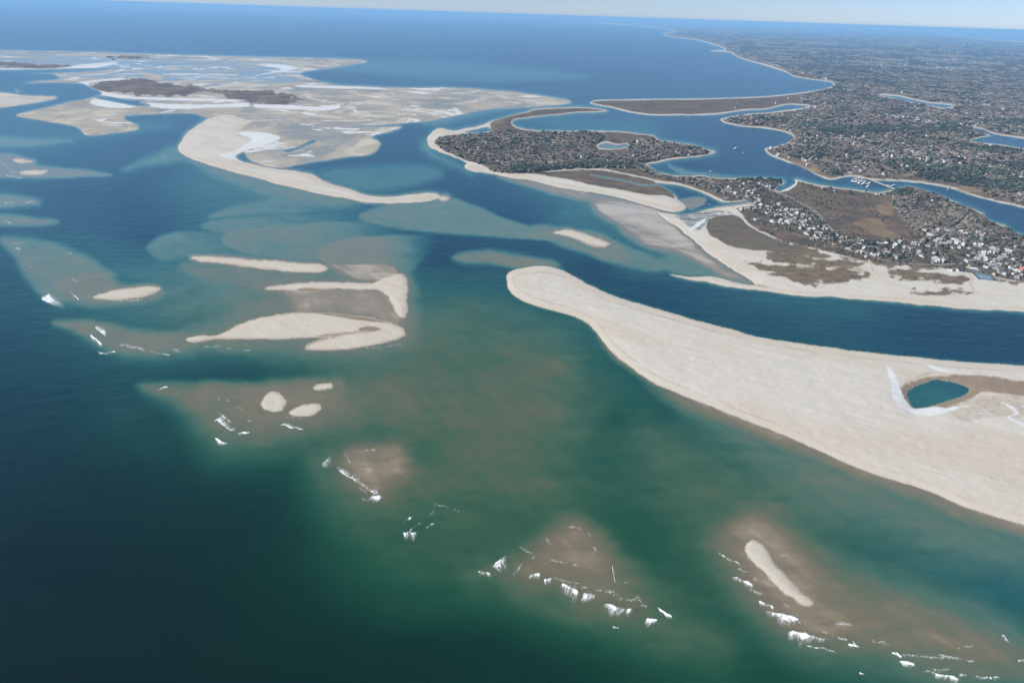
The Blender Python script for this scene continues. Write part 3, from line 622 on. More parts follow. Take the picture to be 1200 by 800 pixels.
lowside = ss(0, 1, (gv - (330 + (gu - 600) * .26)) / 60)      # the sheltered side of the spit drops off at once
isl0 = (gL == 0)
gN2 = np.where(isl0 & (gN < .97), gN * (.25 + .75 * lowside), gN)
s = np.maximum(s, gN2)
wx = (fbm(gu / 60, gv / 40, 171, 3) - .5) * 60; wy = (fbm(gu / 60, gv / 40, 175, 3) - .5) * 30
cur = (fbm((gu + wx) / 46, (gv + wy) / 9, 181, 4) - .5) * np.where(s > .74, .2, .15) * ss(.2, .5, s) * (1 - ss(.86, .97, s)) * ss(120, 220, gv)
s = s + cur
rip = (fbm((gx + gy * .6) / 14, (gy - gx * .3) / 60, 91, 2) - .5) * .12 * ss(.25, .6, s) * (1 - ss(.9, 1, s))
s = np.clip(s + rip, 0, 1)
dry = (gH > .7).reshape(NR, NC)
dq = (dry[:-1, :-1] & dry[1:, :-1] & dry[1:, 1:] & dry[:-1, 1:]).ravel()
link('sea', sub(~dq, np.zeros(len(gx)), {'shallow': s, 'green': g}, 'sea', M_WATER), kind='structure')

# land
wet = np.zeros(len(gx))
for p, a_ in [([(345,340.5),(388,338.5),(442,340),(455,347),(462,366),(450,378),(400,372),(355,362)], .9), ([(354,404),(375,393),(400,389),(435,386),(440,390),(410,393),(375,402),(357,409)], .55), ([(418,386),(432,383),(447,385),(440,389),(425,389)], .9),
              ([(1055,455),(1080,443),(1110,440),(1150,441),(1210,450),(1300,455),(1300,470),(1200,466),(1150,460),(1138,468),(1110,478),(1085,486),(1060,482)], .8),
              ([(1110,478),(1150,465),(1200,466),(1200,490),(1160,492),(1125,496)], .35), ([(-400,62),(0,64),(0,75),(-400,76)], .3), ([(652,276),(690,284),(712,290),(690,285)], .7), ([(858,322),(885,333),(905,338),(880,334),(855,330)], .8),([(780,252),(830,300),(865,325),(850,318),(800,280)], .35)]:
    wet = np.maximum(wet, a_ * ss(-3, 3, sdf(spline(p, 4), uw, vw, 12)))
ice = ss(-1, 1, sdf(spline(MARSH[2], 4), uw, vw, 8)) * (gL == 1)
wet = np.maximum(wet, (gL == 3) * .0)
attrs = {'shore': np.clip(gD * np.where(gL == 0, 1, np.where(gL == 2, 3, np.where(gL >= 6, .75, 2.2))), 0, np.where(gL >= 6, 5.4, 40)), 'wet': wet, 'ice': ice}
attrs.update({k: v for k, v in cov.items() if k != 'ever'})
attrs['marsh'] = attrs['marsh'] * (1 - ice)
ok = (gH > -.35).reshape(NR, NC)
oq = (ok[:-1, :-1] & ok[1:, :-1] & ok[1:, 1:] & ok[:-1, 1:]).ravel()
ql = gL[QUADS[:, 0]]
for i, (n, *_r) in enumerate(LANDS_S):
    sel = oq & (ql == i)
    if sel.sum() < 4: continue
    link(n, sub(sel, gH, attrs, n, M_GROUND), kind='structure')
# ------------------------------------------------------------------ standing on the ground
def gs(x, y, field):
    """value of a grid field at a place (nearest node of the plan grid)"""
    x = np.asarray(x, float); y = np.asarray(y, float)
    dep = np.degrees(np.arctan2(CAM_H, np.hypot(x, y))); az = np.degrees(np.arctan2(x, y))
    i = np.clip(np.rint(np.interp(dep, G_DEP, np.arange(NR))), 0, NR - 1).astype(int)
    j = np.clip(np.rint(np.interp(az, G_AZ, np.arange(NC))), 0, NC - 1).astype(int)
    return field[i * NC + j]
def spot(px, py):
    x, y = plan(px, py); h = 0.0
    for _ in range(2):
        h = max(float(gs(x, y, gH)), 0.05); x, y = plan(px, py, h)
    return float(x), float(y), max(float(gs(x, y, gH)), 0.05)
def inside(poly, u, v): return sdf(spline(poly, 3), np.atleast_1d(np.asarray(u, float)), np.atleast_1d(np.asarray(v, float)), 5)
ORD = ['first','second','third','fourth','fifth','sixth','seventh','eighth','ninth','tenth','eleventh','twelfth','thirteenth','fourteenth','fifteenth','sixteenth','seventeenth','eighteenth','nineteenth','twentieth',
       'twenty-first','twenty-second','twenty-third','twenty-fourth','twenty-fifth','twenty-sixth','twenty-seventh','twenty-eighth','twenty-ninth','thirtieth'] + ['%dth' % k for k in range(31, 90)]

# ------------------------------------------------------------------ roads and paths
def ribbon(name, pts, width, mat, lift=.06, kind='structure'):
    P = spline([plan(a, b) for a, b in pts], 14, False)
    T = np.gradient(P, axis=0); T /= np.linalg.norm(T, axis=1)[:, None] + 1e-9
    Nn = np.stack([-T[:, 1], T[:, 0]], 1)
    rows = [P + Nn * width * k for k in (-.5, -.17, .17, .5)]
    z = [np.maximum.reduce([gs(r[:, 0], r[:, 1], gH) for r in rows])] * 4
    z0 = np.convolve(np.pad(z[0], 3, 'edge'), np.ones(7) / 7, 'valid')
    z0 = np.maximum(z0, z[0] - .1) + lift
    xyz = np.concatenate([np.column_stack([r, z0]) for r in rows]); n = len(P)
    f = [(k * n + i, (k + 1) * n + i, (k + 1) * n + i + 1, k * n + i + 1) for k in range(3) for i in range(n - 1)]
    return link(name, mesh_from(name, xyz, f, None, mat, False), kind=kind)
M_ROAD = simple('old_asphalt', (.22, .21, .20), .9, .15, .1)
M_PATH = simple('sand_track', (.42, .37, .30), .95, .12, .15)
ribbon('road', [(893,219.5),(904.5,224),(919.5,229.2),(937.5,239.2),(953,247.5),(961,254.5),(965,261),(976.5,272.5),(990,280),(1010,287),(1035,294),(1065,302)], 10.0, M_ROAD, .25)
ROADS = [([(932,124),(975,128),(1005,131),(1060,141),(1125,149),(1200,158),(1300,172)], 11), ([(1005,131),(1000,150),(985,165),(960,178),(946,190)], 8), ([(1060,141),(1085,165),(1110,190),(1140,205),(1200,222),(1300,245)], 9), ([(940,104),(1000,108),(1080,120),(1130,134),(1200,140),(1300,150)], 12),
         ([(878,238.5),(900,248.5),(922,256),(945,268.5),(978,288),(1030,305),(1080,311.5),(1130,309.5),(1160,303.5),(1200,300),(1260,306)], 6.5), ([(1092,311),(1097,288),(1108,276),(1126,264),(1134,254)], 6), ([(1140,309),(1150,294),(1168,286),(1200,284)], 6), ([(520,172),(560,180),(600,182),(650,186),(700,188),(735,190),(757,194.5),(790,207),(835,218),(878,233)], 7), ([(740,190),(765,180),(800,175),(818,177)], 6)]
road_pts = []
for rp, rw in ROADS:
    ribbon('road', rp, rw, M_ROAD, .3)
    road_pts.append(spline([plan(a, b) for a, b in rp], 40, False))
road_pts = np.concatenate(road_pts)
ribbon('path', [(1135,311),(1135.5,320),(1137,324.5),(1138.5,328),(1136.5,332),(1138,337),(1144,343)], 5.0, M_PATH, .2)
ribbon('path', [(1018,306),(1020,312),(1023,318),(1031,326)], 4.0, M_PATH, .2)

# ------------------------------------------------------------------ houses
def gable(bm_w, bm_r, L, W, h, rise, ox=0, oy=0, turn=False, ov=.45):
    def P(x, y, z): return Vector(((oy + y) if False else (ox + (y if turn else x)), oy + (x if turn else y), z))
    a, b = L / 2, W / 2
    v = [bm_w.verts.new(P(*c)) for c in [(-a,-b,-2),(a,-b,-2),(a,b,-2),(-a,b,-2),(-a,-b,h),(a,-b,h),(a,b,h),(-a,b,h),(-a,0,h+rise),(a,0,h+rise)]]
    for f in [(0,1,5,4),(2,3,7,6),(1,2,6,9,5),(3,0,4,8,7)]: bm_w.faces.new([v[i] for i in f])
    s = rise / b; t = .28
    ye = b + ov; ze = h - ov * s; xe = a + ov
    prof = [(-ye, ze + .02), (0, h + rise + .02), (ye, ze + .02), (ye, ze + t), (0, h + rise + t + .05), (-ye, ze + t)]
    A1 = [bm_r.verts.new(P(-xe, y, z)) for y, z in prof]; B1 = [bm_r.verts.new(P(xe, y, z)) for y, z in prof]
    for i in range(6):
        j = (i + 1) % 6; bm_r.faces.new((A1[i], A1[j], B1[j], B1[i]))
    for Q in (A1, B1):
        bm_r.faces.new((Q[0], Q[1], Q[4], Q[5])); bm_r.faces.new((Q[1], Q[2], Q[3], Q[4]))
def box(bm, x0, x1, y0, y1, z0, z1):
    v = [bm.verts.new(c) for c in [(x0,y0,z0),(x1,y0,z0),(x1,y1,z0),(x0,y1,z0),(x0,y0,z1),(x1,y0,z1),(x1,y1,z1),(x0,y1,z1)]]
    for f in [(0,3,2,1),(4,5,6,7),(0,1,5,4),(1,2,6,5),(2,3,7,6),(3,0,4,7)]: bm.faces.new([v[i] for i in f])
def done(bm, name, mat, smooth=False):
    bmesh.ops.recalc_face_normals(bm, faces=bm.faces)
    me = bpy.data.meshes.new(name); bm.to_mesh(me); bm.free(); me.materials.append(mat)
    if smooth: me.polygons.foreach_set('use_smooth', np.ones(len(me.polygons), bool))
    return me
WALLS = {'white': simple('white_clapboard', (.47, .465, .45), .7, .06), 'grey': simple('grey_shingle_wall', (.30, .29, .28), .85, .15), 'tan': simple('tan_shingle_wall', (.42, .34, .25), .85, .12), 'pale blue': simple('pale_blue_wall', (.52, .56, .60), .8, .06)}
ROOFS = {'pale': simple('pale_roof', (.34, .34, .34), .85, .08), 'grey': simple('weathered_roof', (.27, .27, .28), .85, .15), 'dark': simple('dark_roof', (.09, .09, .10), .85, .2), 'red': simple('red_roof', (.36, .10, .08), .8, .1), 'brown': simple('brown_roof', (.17, .13, .11), .85, .15)}
M_BRICK = simple('chimney_brick', (.30, .16, .12), .9, .15)
M_WIN = simple('window_glass', (.05, .06, .08), .2, .2, .6, .5)
SHAPES = {'gabled': (11, 8, 4.6, 3.4), 'long low': (19, 8, 3.4, 2.4), 'cross-winged': (14, 9, 5.8, 4.0), 'tall': (10, 9, 7.6, 4.0)}
_hc = {}
def house_meshes(shape, wc, rc):
    k = (shape, wc, rc)
    if k in _hc: return _hc[k]
    L, W, h, rise = SHAPES[shape]
    bw, br, bc = bmesh.new(), bmesh.new(), bmesh.new()
    gable(bw, br, L, W, h, rise)
    if shape == 'cross-winged': gable(bw, br, 10, 7.2, h - .7, 3.1, 2.6, -5.2, True); gable(bw, br, 6, 6, 2.9, 2.0, -9.6, 1.0)
    if shape == 'gabled': gable(bw, br, 5, 5.2, 2.8, 1.8, 7.6, .8)
    if shape == 'long low': gable(bw, br, 7, 6.4, 2.8, 1.8, -5, 6.0, True)
    if shape == 'tall': gable(bw, br, 7, 5.6, 4.4, 2.2, -1.5, 6.2, True)
    box(bc, L * .2, L * .2 + 1.1, -.6, .6, h + rise - 1.2, h + rise + 1.5)
    _hc[k] = (done(bw, 'wall', WALLS[wc]), done(br, 'roof', ROOFS[rc]), done(bc, 'chimney', M_BRICK))
    return _hc[k]
# (x, y, wall, shape): read one by one from the survey
V = 'white'; G = 'grey'
HOUSES = {
 'inlet': [(846.5,226,V,'gabled'),(862,227.5,V,'gabled'),(882,227.5,V,'tall'),(878,225.5,G,'gabled'),(851,232.5,V,'long low'),(866,231.5,V,'gabled'),(873,234,V,'gabled'),(883.5,233.5,G,'long low'),(877,236.5,G,'gabled'),(886,238,V,'gabled'),(884,246,V,'gabled'),(869,246.5,V,'gabled'),(875.5,245,G,'cross-winged'),(888,244.5,G,'long low'),(857,222,G,'gabled'),(842,220,V,'gabled'),(846.5,224,G,'gabled'),(854,220.5,G,'gabled'),(872,222,G,'gabled'),(892,241,V,'gabled')],
 'isthmus': [(866,210.6,V,'gabled'),(877.5,214,V,'cross-winged'),(884,212.4,G,'gabled'),(894,217.5,V,'cross-winged'),(900,219.8,V,'cross-winged'),(890,216,G,'gabled'),(872,216,G,'gabled'),(858,214,G,'gabled'),(868,219,G,'gabled'),(886,223,V,'gabled')],
 'lane': [(899,243,V,'gabled'),(901.5,246.5,V,'cross-winged'),(905.5,243.8,G,'tall'),(908,241.5,G,'gabled'),(914,249.5,V,'tall'),(916,252,V,'gabled'),(921,251.5,G,'gabled'),(924,250.5,V,'gabled'),(930,252.5,V,'long low'),(917,245,G,'tall'),(911.5,246.5,G,'gabled'),(922,247,G,'gabled'),(905,260.6,V,'gabled'),(908,261.8,G,'gabled'),(887.5,258,V,'long low'),(923,261,V,'gabled'),(933,256.5,G,'gabled'),(938,259,G,'gabled'),(928,247.8,G,'gabled')],
 'bend': [(941,260.8,V,'cross-winged'),(943,265.6,V,'cross-winged'),(947,253.8,V,'gabled'),(950,257,G,'gabled'),(955,262.5,G,'long low'),(954.5,268.6,V,'cross-winged'),(945,274.5,V,'cross-winged'),(966,269.5,G,'cross-winged'),(963.5,274,V,'gabled'),(956,276.8,V,'gabled'),(949,270,G,'gabled'),(958,279.5,G,'long low'),(946,249.5,G,'gabled'),(938,264.5,G,'gabled'),(960,266,G,'gabled'),(951,281,G,'gabled')],
 'bluff': [(967,281.5,G,'cross-winged'),(973,279.5,V,'long low'),(982,277,V,'gabled'),(988,279.2,G,'cross-winged'),(986,284,G,'gabled'),(981,287.5,G,'long low'),(996,292,G,'long low'),(1004,281.5,V,'gabled'),(1011,283.5,V,'gabled'),(1009,287,G,'tall'),(1006.5,296.5,G,'cross-winged'),(1014,297.5,V,'tall'),(1025,300,V,'cross-winged'),(1031.5,286,V,'long low'),(1038.5,286.5,V,'gabled'),(1049,290,V,'tall'),(1054.5,284.5,G,'gabled'),(1056,295.5,V,'cross-winged'),(1039,297.5,G,'cross-winged'),(1051,303.4,G,'tall'),(1000,289,G,'gabled'),(1020,291,G,'gabled'),(1044,294,G,'gabled')],
 'court': [(1080,300.5,V,'cross-winged'),(1076.5,298,G,'tall'),(1094,299.3,G,'tall'),(1099.5,295.3,V,'gabled'),(1096.5,304.5,G,'gabled'),(1101,306.5,V,'cross-winged'),(1108,303.5,G,'gabled'),(1071,286.3,V,'gabled'),(1060,291,G,'gabled'),(1068,292,G,'long low'),(1116,317,V,'long low'),(1124.5,317,V,'long low'),(1136,306.6,V,'long low'),(1145.5,303.7,V,'cross-winged'),(1088.5,276.5,G,'cross-winged'),(1084,270.5,V,'gabled'),(1099.5,270.5,V,'gabled'),(1110,270,V,'cross-winged'),(1112,285,V,'gabled'),(1119,282,V,'long low'),(1121.5,287,V,'gabled'),(1117,290.5,V,'long low'),(1129,288,V,'tall'),(1125,284,G,'gabled'),(1127,272,V,'gabled'),(1132,275,G,'gabled'),(1092,277.5,G,'gabled')],
 'east': [(1143,287.5,'pale blue','cross-winged'),(1136.5,292,V,'cross-winged'),(1140,294.5,V,'gabled'),(1141.5,297.5,G,'gabled'),(1138,300,V,'long low'),(1157,310,G,'gabled'),(1163,308.5,V,'gabled'),(1171,311.5,V,'gabled'),(1161,296.5,V,'cross-winged'),(1166.5,296,'tan','tall'),(1164,292.5,G,'gabled'),(1178,280,V,'long low'),(1188,305,V,'gabled'),(1180,310,G,'gabled'),(1168,315,G,'tall'),(1176.5,317,V,'gabled'),(1172,320.5,G,'tall'),(1177,322,V,'gabled'),(1165,322,'tan','gabled'),(1184.5,315,'pale blue','tall'),(1196,318.3,V,'tall'),(1187.5,322,V,'gabled'),(1195,312,G,'gabled'),(1193,326,G,'long low'),(1146,274,V,'gabled'),(1152,276.5,V,'gabled'),(1154.5,274.5,G,'gabled'),(1162,271,G,'gabled'),(1150,281,G,'gabled'),(1183,296,G,'gabled'),(1172,303,V,'gabled'),(1152,301,G,'gabled'),(1190,290,G,'gabled')],
 'island': [(536,174,V,'cross-winged'),(539.5,175.2,V,'gabled'),(546,173,G,'gabled'),(553,171,V,'cross-winged'),(560.5,174.5,V,'gabled'),(550,177.3,V,'long low'),(569,168,G,'gabled'),(592,164,V,'long low'),(573,188,V,'tall'),(561,186.5,G,'gabled'),(583.5,190.5,G,'cross-winged'),(588,191.2,V,'gabled'),(594.5,190.5,G,'long low'),(602,187.8,V,'tall'),(608.5,187.5,V,'gabled'),(620,174.5,V,'tall'),(610,172,G,'gabled'),(645,190.8,V,'cross-winged'),(655,157.7,V,'cross-winged'),(624,184,G,'gabled'),(682,185,V,'tall'),(699.5,158.6,V,'gabled'),(640,175,G,'gabled')],
 'point': [(742.5,184,V,'tall'),(747,166.9,V,'cross-winged'),(758,166.9,G,'gabled'),(764,176,V,'cross-winged'),(763,173.7,G,'gabled'),(753,184.3,V,'long low'),(772,183,G,'gabled'),(781,180.4,V,'gabled'),(792,179.6,V,'cross-winged'),(796,180.5,G,'gabled'),(804,171.2,V,'cross-winged'),(793,169.5,V,'gabled'),(809.5,178,V,'cross-winged'),(807,182.6,V,'gabled'),(825,176,V,'gabled'),(743,193,V,'long low')],
 'harbour': [(936,172,V,'cross-winged'),(946,173,G,'gabled'),(975,173.7,V,'long low'),(914.5,177.5,V,'gabled'),(920,180.5,G,'gabled'),(925,185,V,'gabled'),(911,183,V,'long low'),(944,189,V,'cross-winged'),(950,187,G,'gabled'),(956.5,187.8,V,'gabled'),(979,199,V,'cross-winged'),(987,196.8,G,'long low'),(1003,197,V,'gabled'),(996,203,V,'long low'),(1013.5,191,V,'gabled'),(1024,197,G,'gabled'),(1035,204.7,V,'cross-winged'),(948,162,V,'gabled'),(952,163.6,G,'gabled'),(958,165.2,G,'gabled'),(964.5,167.6,V,'cross-winged'),(979,164,V,'gabled'),(978.5,166,G,'gabled'),(983.5,167.7,V,'gabled'),(964,162,G,'gabled'),(935,170.2,V,'gabled'),(974.5,173.2,G,'gabled'),(1013,161,G,'gabled'),(1040,156.2,V,'long low'),(1006,154,G,'gabled'),(970,148,V,'gabled'),(1024,151,G,'gabled')],
 'river': [(1123,185,V,'cross-winged'),(1132,186,V,'gabled'),(1097,191,V,'gabled'),(1082.5,193,G,'gabled'),(1087,195,V,'gabled'),(1106,194,G,'gabled'),(1112,197,V,'long low'),(1058,194,V,'gabled'),(1072,193,G,'gabled'),(1071,203,V,'cross-winged'),(1083,206,G,'gabled'),(1128,200,G,'gabled'),(1140,201,G,'gabled'),(1159,197.5,V,'cross-winged'),(1166,204.5,V,'gabled'),(1187,198,V,'long low'),(1182,194,G,'gabled'),(1183,213,V,'long low'),(1177,218,V,'cross-winged'),(1194,228,V,'cross-winged'),(1196,213,V,'gabled'),(1172,208.5,G,'gabled'),(1093,167.5,V,'gabled'),(1012,160.5,V,'gabled'),(1125,190,G,'gabled'),(1116,211,G,'long low'),(1198,203,G,'gabled')],
 'heath': [(1028,228.4,V,'cross-winged'),(1037,228,G,'gabled'),(1102,239.3,V,'cross-winged'),(1093,236,V,'gabled'),(965,221.5,G,'gabled'),(978,224,G,'gabled')],
}
LAND_MARK = {'inlet': ('the inlet pier', 840, 240), 'isthmus': ('the harbour shore', 860, 209), 'lane': ('the inlet pier', 880, 240), 'bend': ('the causeway bend', 960, 254), 'bluff': ('the causeway bend', 960, 254), 'court': ('the blue tennis court', 1150, 321),
             'east': ('the blue tennis court', 1150, 321), 'island': ('the sandy west tip', 502, 165), 'point': ('the icy marsh pond', 718, 170), 'harbour': ('the harbour mouth', 845, 140), 'river': ('the river bridge', 1025, 214), 'heath': ('the river bridge', 1025, 214)}
WHERE = {'inlet': 'at the inlet', 'isthmus': 'on the harbour isthmus', 'lane': 'in the village lane', 'bend': 'beside the causeway', 'bluff': 'above the dune beach', 'court': 'west of the court', 'east': 'east of the court', 'island': 'in the island wood', 'point': 'on the harbour point',
         'harbour': 'across the harbour', 'river': 'across the river', 'heath': 'beside the heath'}
# the denser rows between the ones read singly
FILL = {'lane': ([(893,243),(910,238),(935,250),(945,262),(930,266),(905,256)], 13), 'bend': ([(930,246),(952,252),(972,272),(968,284),(940,272)], 10), 'bluff': ([(985,281),(1030,292),(1055,292),(1050,304),(1000,298)], 8),
        'court': ([(1075,285),(1095,280),(1130,280),(1132,296),(1100,302)], 8), 'east': ([(1140,284),(1190,296),(1215,312),(1215,330),(1165,320),(1140,302)], 20), 'inlet': ([(845,222),(890,224),(895,236),(860,231)], 8)}
house_xy = []
rows = []
for zone, lst in HOUSES.items():
    for h in lst: rows.append((zone,) + h)
for zone, (poly, n) in FILL.items():
    P = np.array(poly); k = 0; tries = 0
    have = np.array([(r[1], r[2]) for r in rows])
    while k < n and tries < 4000:
        tries += 1
        u = rng.uniform(*[P[:, 0].min(), P[:, 0].max()]); v = rng.uniform(P[:, 1].min(), P[:, 1].max())
        if inside(poly, u, v)[0] < 0 or np.min(np.hypot(have[:, 0] - u, (have[:, 1] - v) * 2)) < 4.5: continue
        rows.append((zone, u, v, 'white' if rng.random() < .4 else 'grey', str(rng.choice(['gabled', 'gabled', 'long low', 'tall']))))
        have = np.vstack([have, (u, v)]); k += 1
plans = []
for zone, u, v, wc, shape in rows:
    x, y, z = spot(u, v)
    rc = str(rng.choice(['pale', 'grey', 'grey', 'dark', 'brown'] if wc != 'grey' else ['pale', 'grey', 'grey', 'brown', 'dark']))
    if abs(u - 1196) < .1 and zone == 'east': rc = 'red'
    lm = LAND_MARK[zone]; mx, my = plan(lm[1], lm[2])
    plans.append(dict(zone=zone, x=x, y=y, z=z, wc=wc, rc=rc, shape=shape, d=math.hypot(x - float(mx), y - float(my))))
    house_xy.append((x, y))
keyed = {}
for p in plans: keyed.setdefault((p['zone'], p['wc'], p['shape'], p['rc']), []).append(p)
for (zone, wc, shape, rc), lst in keyed.items():
    lst.sort(key=lambda p: p['d'])
    for i, p in enumerate(lst):
        rank = 'only' if len(lst) == 1 else ('nearest' if i == 0 else ('farthest' if i == len(lst) - 1 else ORD[i]))
        where, mark = WHERE[zone], LAND_MARK[zone][0]
        wall = 'grey shingled' if wc == 'grey' else wc
        lab = f"{wall} {shape} house with {rc} roof {where}" if rank == 'only' else f"{wall} {shape} {rc}-roofed house {where}, {rank} from {mark}"
        if rank in ('nearest', 'farthest'): lab = lab.replace(f'{rank} from', f'{rank} to' if rank == 'nearest' else 'farthest from')
        e = bpy.data.objects.new('house', None); col.objects.link(e); e.empty_display_size = 3
        e.location = (p['x'], p['y'], p['z'] - .1); e.rotation_euler = (0, 0, float(rng.choice([.35, .5, -.2, 1.9, 2.05, .8])) + rng.uniform(-.12, .12))
        e['label'] = lab; e['category'] = 'house'; e['group'] = 'houses ' + where
        sc_ = rng.uniform(.64, .9); e.scale = (sc_, sc_, sc_)
        mw, mr_, mc = house_meshes(shape, wc, rc)
        link('wall', mw, e); r_ = link('roof', mr_, e); link('chimney', mc, r_)
house_xy = np.array(house_xy)

# ------------------------------------------------------------------ woods
def leafy(n, r, h, flat=.62, size=.75, low=0.15):
    """n leaf-clump faces through a crown: vertices (n*4,3)"""
    th = rng.uniform(0, 2 * np.pi, n); cz = rng.uniform(low - .35, 1, n); sr = np.sqrt(np.clip(1 - cz * cz, 0, 1))
    k = rng.uniform(.62, 1.05, n)
    N = np.stack([sr * np.cos(th), sr * np.sin(th), cz], 1)
    Cc = N * k[:, None] * np.array([r, r, h])
    Nn = N * [.6, .6, 1] + [0, 0, .35] + rng.normal(0, .22, (n, 3)); Nn /= np.linalg.norm(Nn, axis=1)[:, None]
    T = np.cross(Nn, rng.normal(0, 1, (n, 3))); T /= np.linalg.norm(T, axis=1)[:, None] + 1e-9; B = np.cross(Nn, T)
    s = r * size * rng.uniform(.6, 1.1, n)[:, None]
    q = np.stack([Cc - T * s - B * s * .6, Cc + T * s * .8 - B * s, Cc + T * s + B * s * .7, Cc - T * s * .7 + B * s], 1)
    return q.reshape(-1, 3)
def foliage_mat(name):
    w = NT(name, .95, .05); w.base(w.attr('tint', 'Color')); return w.m
M_FOL = foliage_mat('foliage')
BARE = np.array([1.26, 1.20, 1.14]) * np.array([(.150,.132,.118),(.128,.115,.106),(.172,.150,.130),(.118,.108,.104),(.160,.128,.105),(.138,.126,.118)])
EVER = 1.35 * np.array([(.040,.054,.042),(.052,.060,.044),(.034,.046,.040),(.060,.066,.050)])
def canopy(name, label, cands, cap, per_m2, nq, seed):
    """trees over the woods of one landmass: candidates are chart positions"""
    u, v = cands
    x, y = plan(u, v)
    ok = (gs(x, y, gH) > .8)
    wm = gs(x, y, cov['wood']); em = gs(x, y, cov['ever']); tn = gs(x, y, cov['tan'])
    x0 = np.hypot(np.hypot(x, y), CAM_H); sin = CAM_H / x0
    apx = (x0 / FPX) ** 2 / sin
    dens = np.minimum(cap, apx * per_m2)
    n_map = fbm(x / 70, y / 70, 131, 3)
    pr = dens / cap * np.clip(wm * ss(.30, .44, n_map + (em > .4) * .2), 0, 1)
    ok &= rng.random(len(u)) < pr
    if len(house_xy):
        idx = np.nonzero(ok)[0]
        for ch in np.array_split(idx, max(1, len(idx) // 3000)):
            d = np.min(np.hypot(x[ch][:, None] - house_xy[None, :, 0], y[ch][:, None] - house_xy[None, :, 1]), 1)
            d2 = np.min(np.hypot(x[ch][:, None] - road_pts[None, :, 0], y[ch][:, None] - road_pts[None, :, 1]), 1)
            ok[ch[(d < 13) | (d2 < 9)]] = False
    x, y, em, apx, dens = x[ok], y[ok], em[ok], apx[ok], dens[ok]
    z = gs(x, y, gH)
    n = len(x)
    rad = np.maximum(rng.uniform(2.2, 3.6, n), .64 / np.sqrt(dens / apx) * rng.uniform(.8, 1.2, n))
    ev = rng.random(n) < np.clip(em * .7 + .10, 0, 1)
    hgt = np.where(ev, rad * rng.uniform(1.0, 1.5, n), rad * rng.uniform(.7, 1.0, n)); hgt = np.minimum(hgt * .72, 7)
    patch = fbm(x / 160, y / 160, 151, 4)[:, None]; patch2 = fbm(x / 60 + 5, y / 60, 161, 3)[:, None]
    protoB = [leafy(nq, 1, 1) for _ in range(14)]
    which = rng.integers(0, 14, n)
    V_ = np.empty((n, nq * 4, 3), np.float32); C_ = np.empty((n, nq * 4, 4), np.float32); C_[..., 3] = 1
    for k in range(14):
        m = which == k
        if not m.any(): continue
        a = rng.uniform(0, 6.28, m.sum()); ca, sa = np.cos(a), np.sin(a)
        p = protoB[k]
        px_ = ca[:, None] * p[None, :, 0] - sa[:, None] * p[None, :, 1]; py_ = sa[:, None] * p[None, :, 0] + ca[:, None] * p[None, :, 1]
        V_[m, :, 0] = x[m][:, None] + px_ * rad[m][:, None]; V_[m, :, 1] = y[m][:, None] + py_ * rad[m][:, None]
        V_[m, :, 2] = (z[m] + np.minimum(hgt[m], 9) * .75)[:, None] + p[None, :, 2] * hgt[m][:, None]
    base = np.where(ev[:, None], EVER[rng.integers(0, len(EVER), n)], BARE[rng.integers(0, len(BARE), n)]) * rng.uniform(.86, 1.14, n)[:, None] * (.22 + .98 * patch + .6 * patch2)
    C_[..., :3] = base[:, None, :] * np.repeat(rng.uniform(.85, 1.15, (n, nq, 1)), 4, axis=1)
    f = np.arange(n * nq * 4).reshape(-1, 4)
    me = mesh_from(name, V_.reshape(-1, 3), f, {'tint': C_.reshape(-1, 4)}, M_FOL, False)
    link(name, me, kind='stuff', label=label)
    return n
def cand(x0, x1, y0, y1, cap):
    n = int((x1 - x0) * (y1 - y0) * cap); return rng.uniform(x0, x1, n), rng.uniform(y0, y1, n)
n1 = canopy('island_woodland', 'leafless grey brown woodland with dark evergreens on the harbour island and heath', cand(500, 1380, 150, 345, .75), .75, 1 / 34., 16, 1) if False else 0
def masked(c, idx):
    x, y = plan(*c); m = gs(x, y, gL) == idx; return c[0][m], c[1][m]
n1 = canopy('woodland', 'leafless grey brown woodland with dark evergreens on the harbour island and heath', masked(cand(500, 1380, 150, 345, .95), 1), .95, 1 / 20., 14, 1)
n2 = canopy('woodland', 'wooded mainland of grey leafless trees and dark pines beyond the harbour', masked(cand(835, 1380, 84, 300, .75), 2), .75, 1 / 24., 10, 2)
print('TREES', n1, n2)
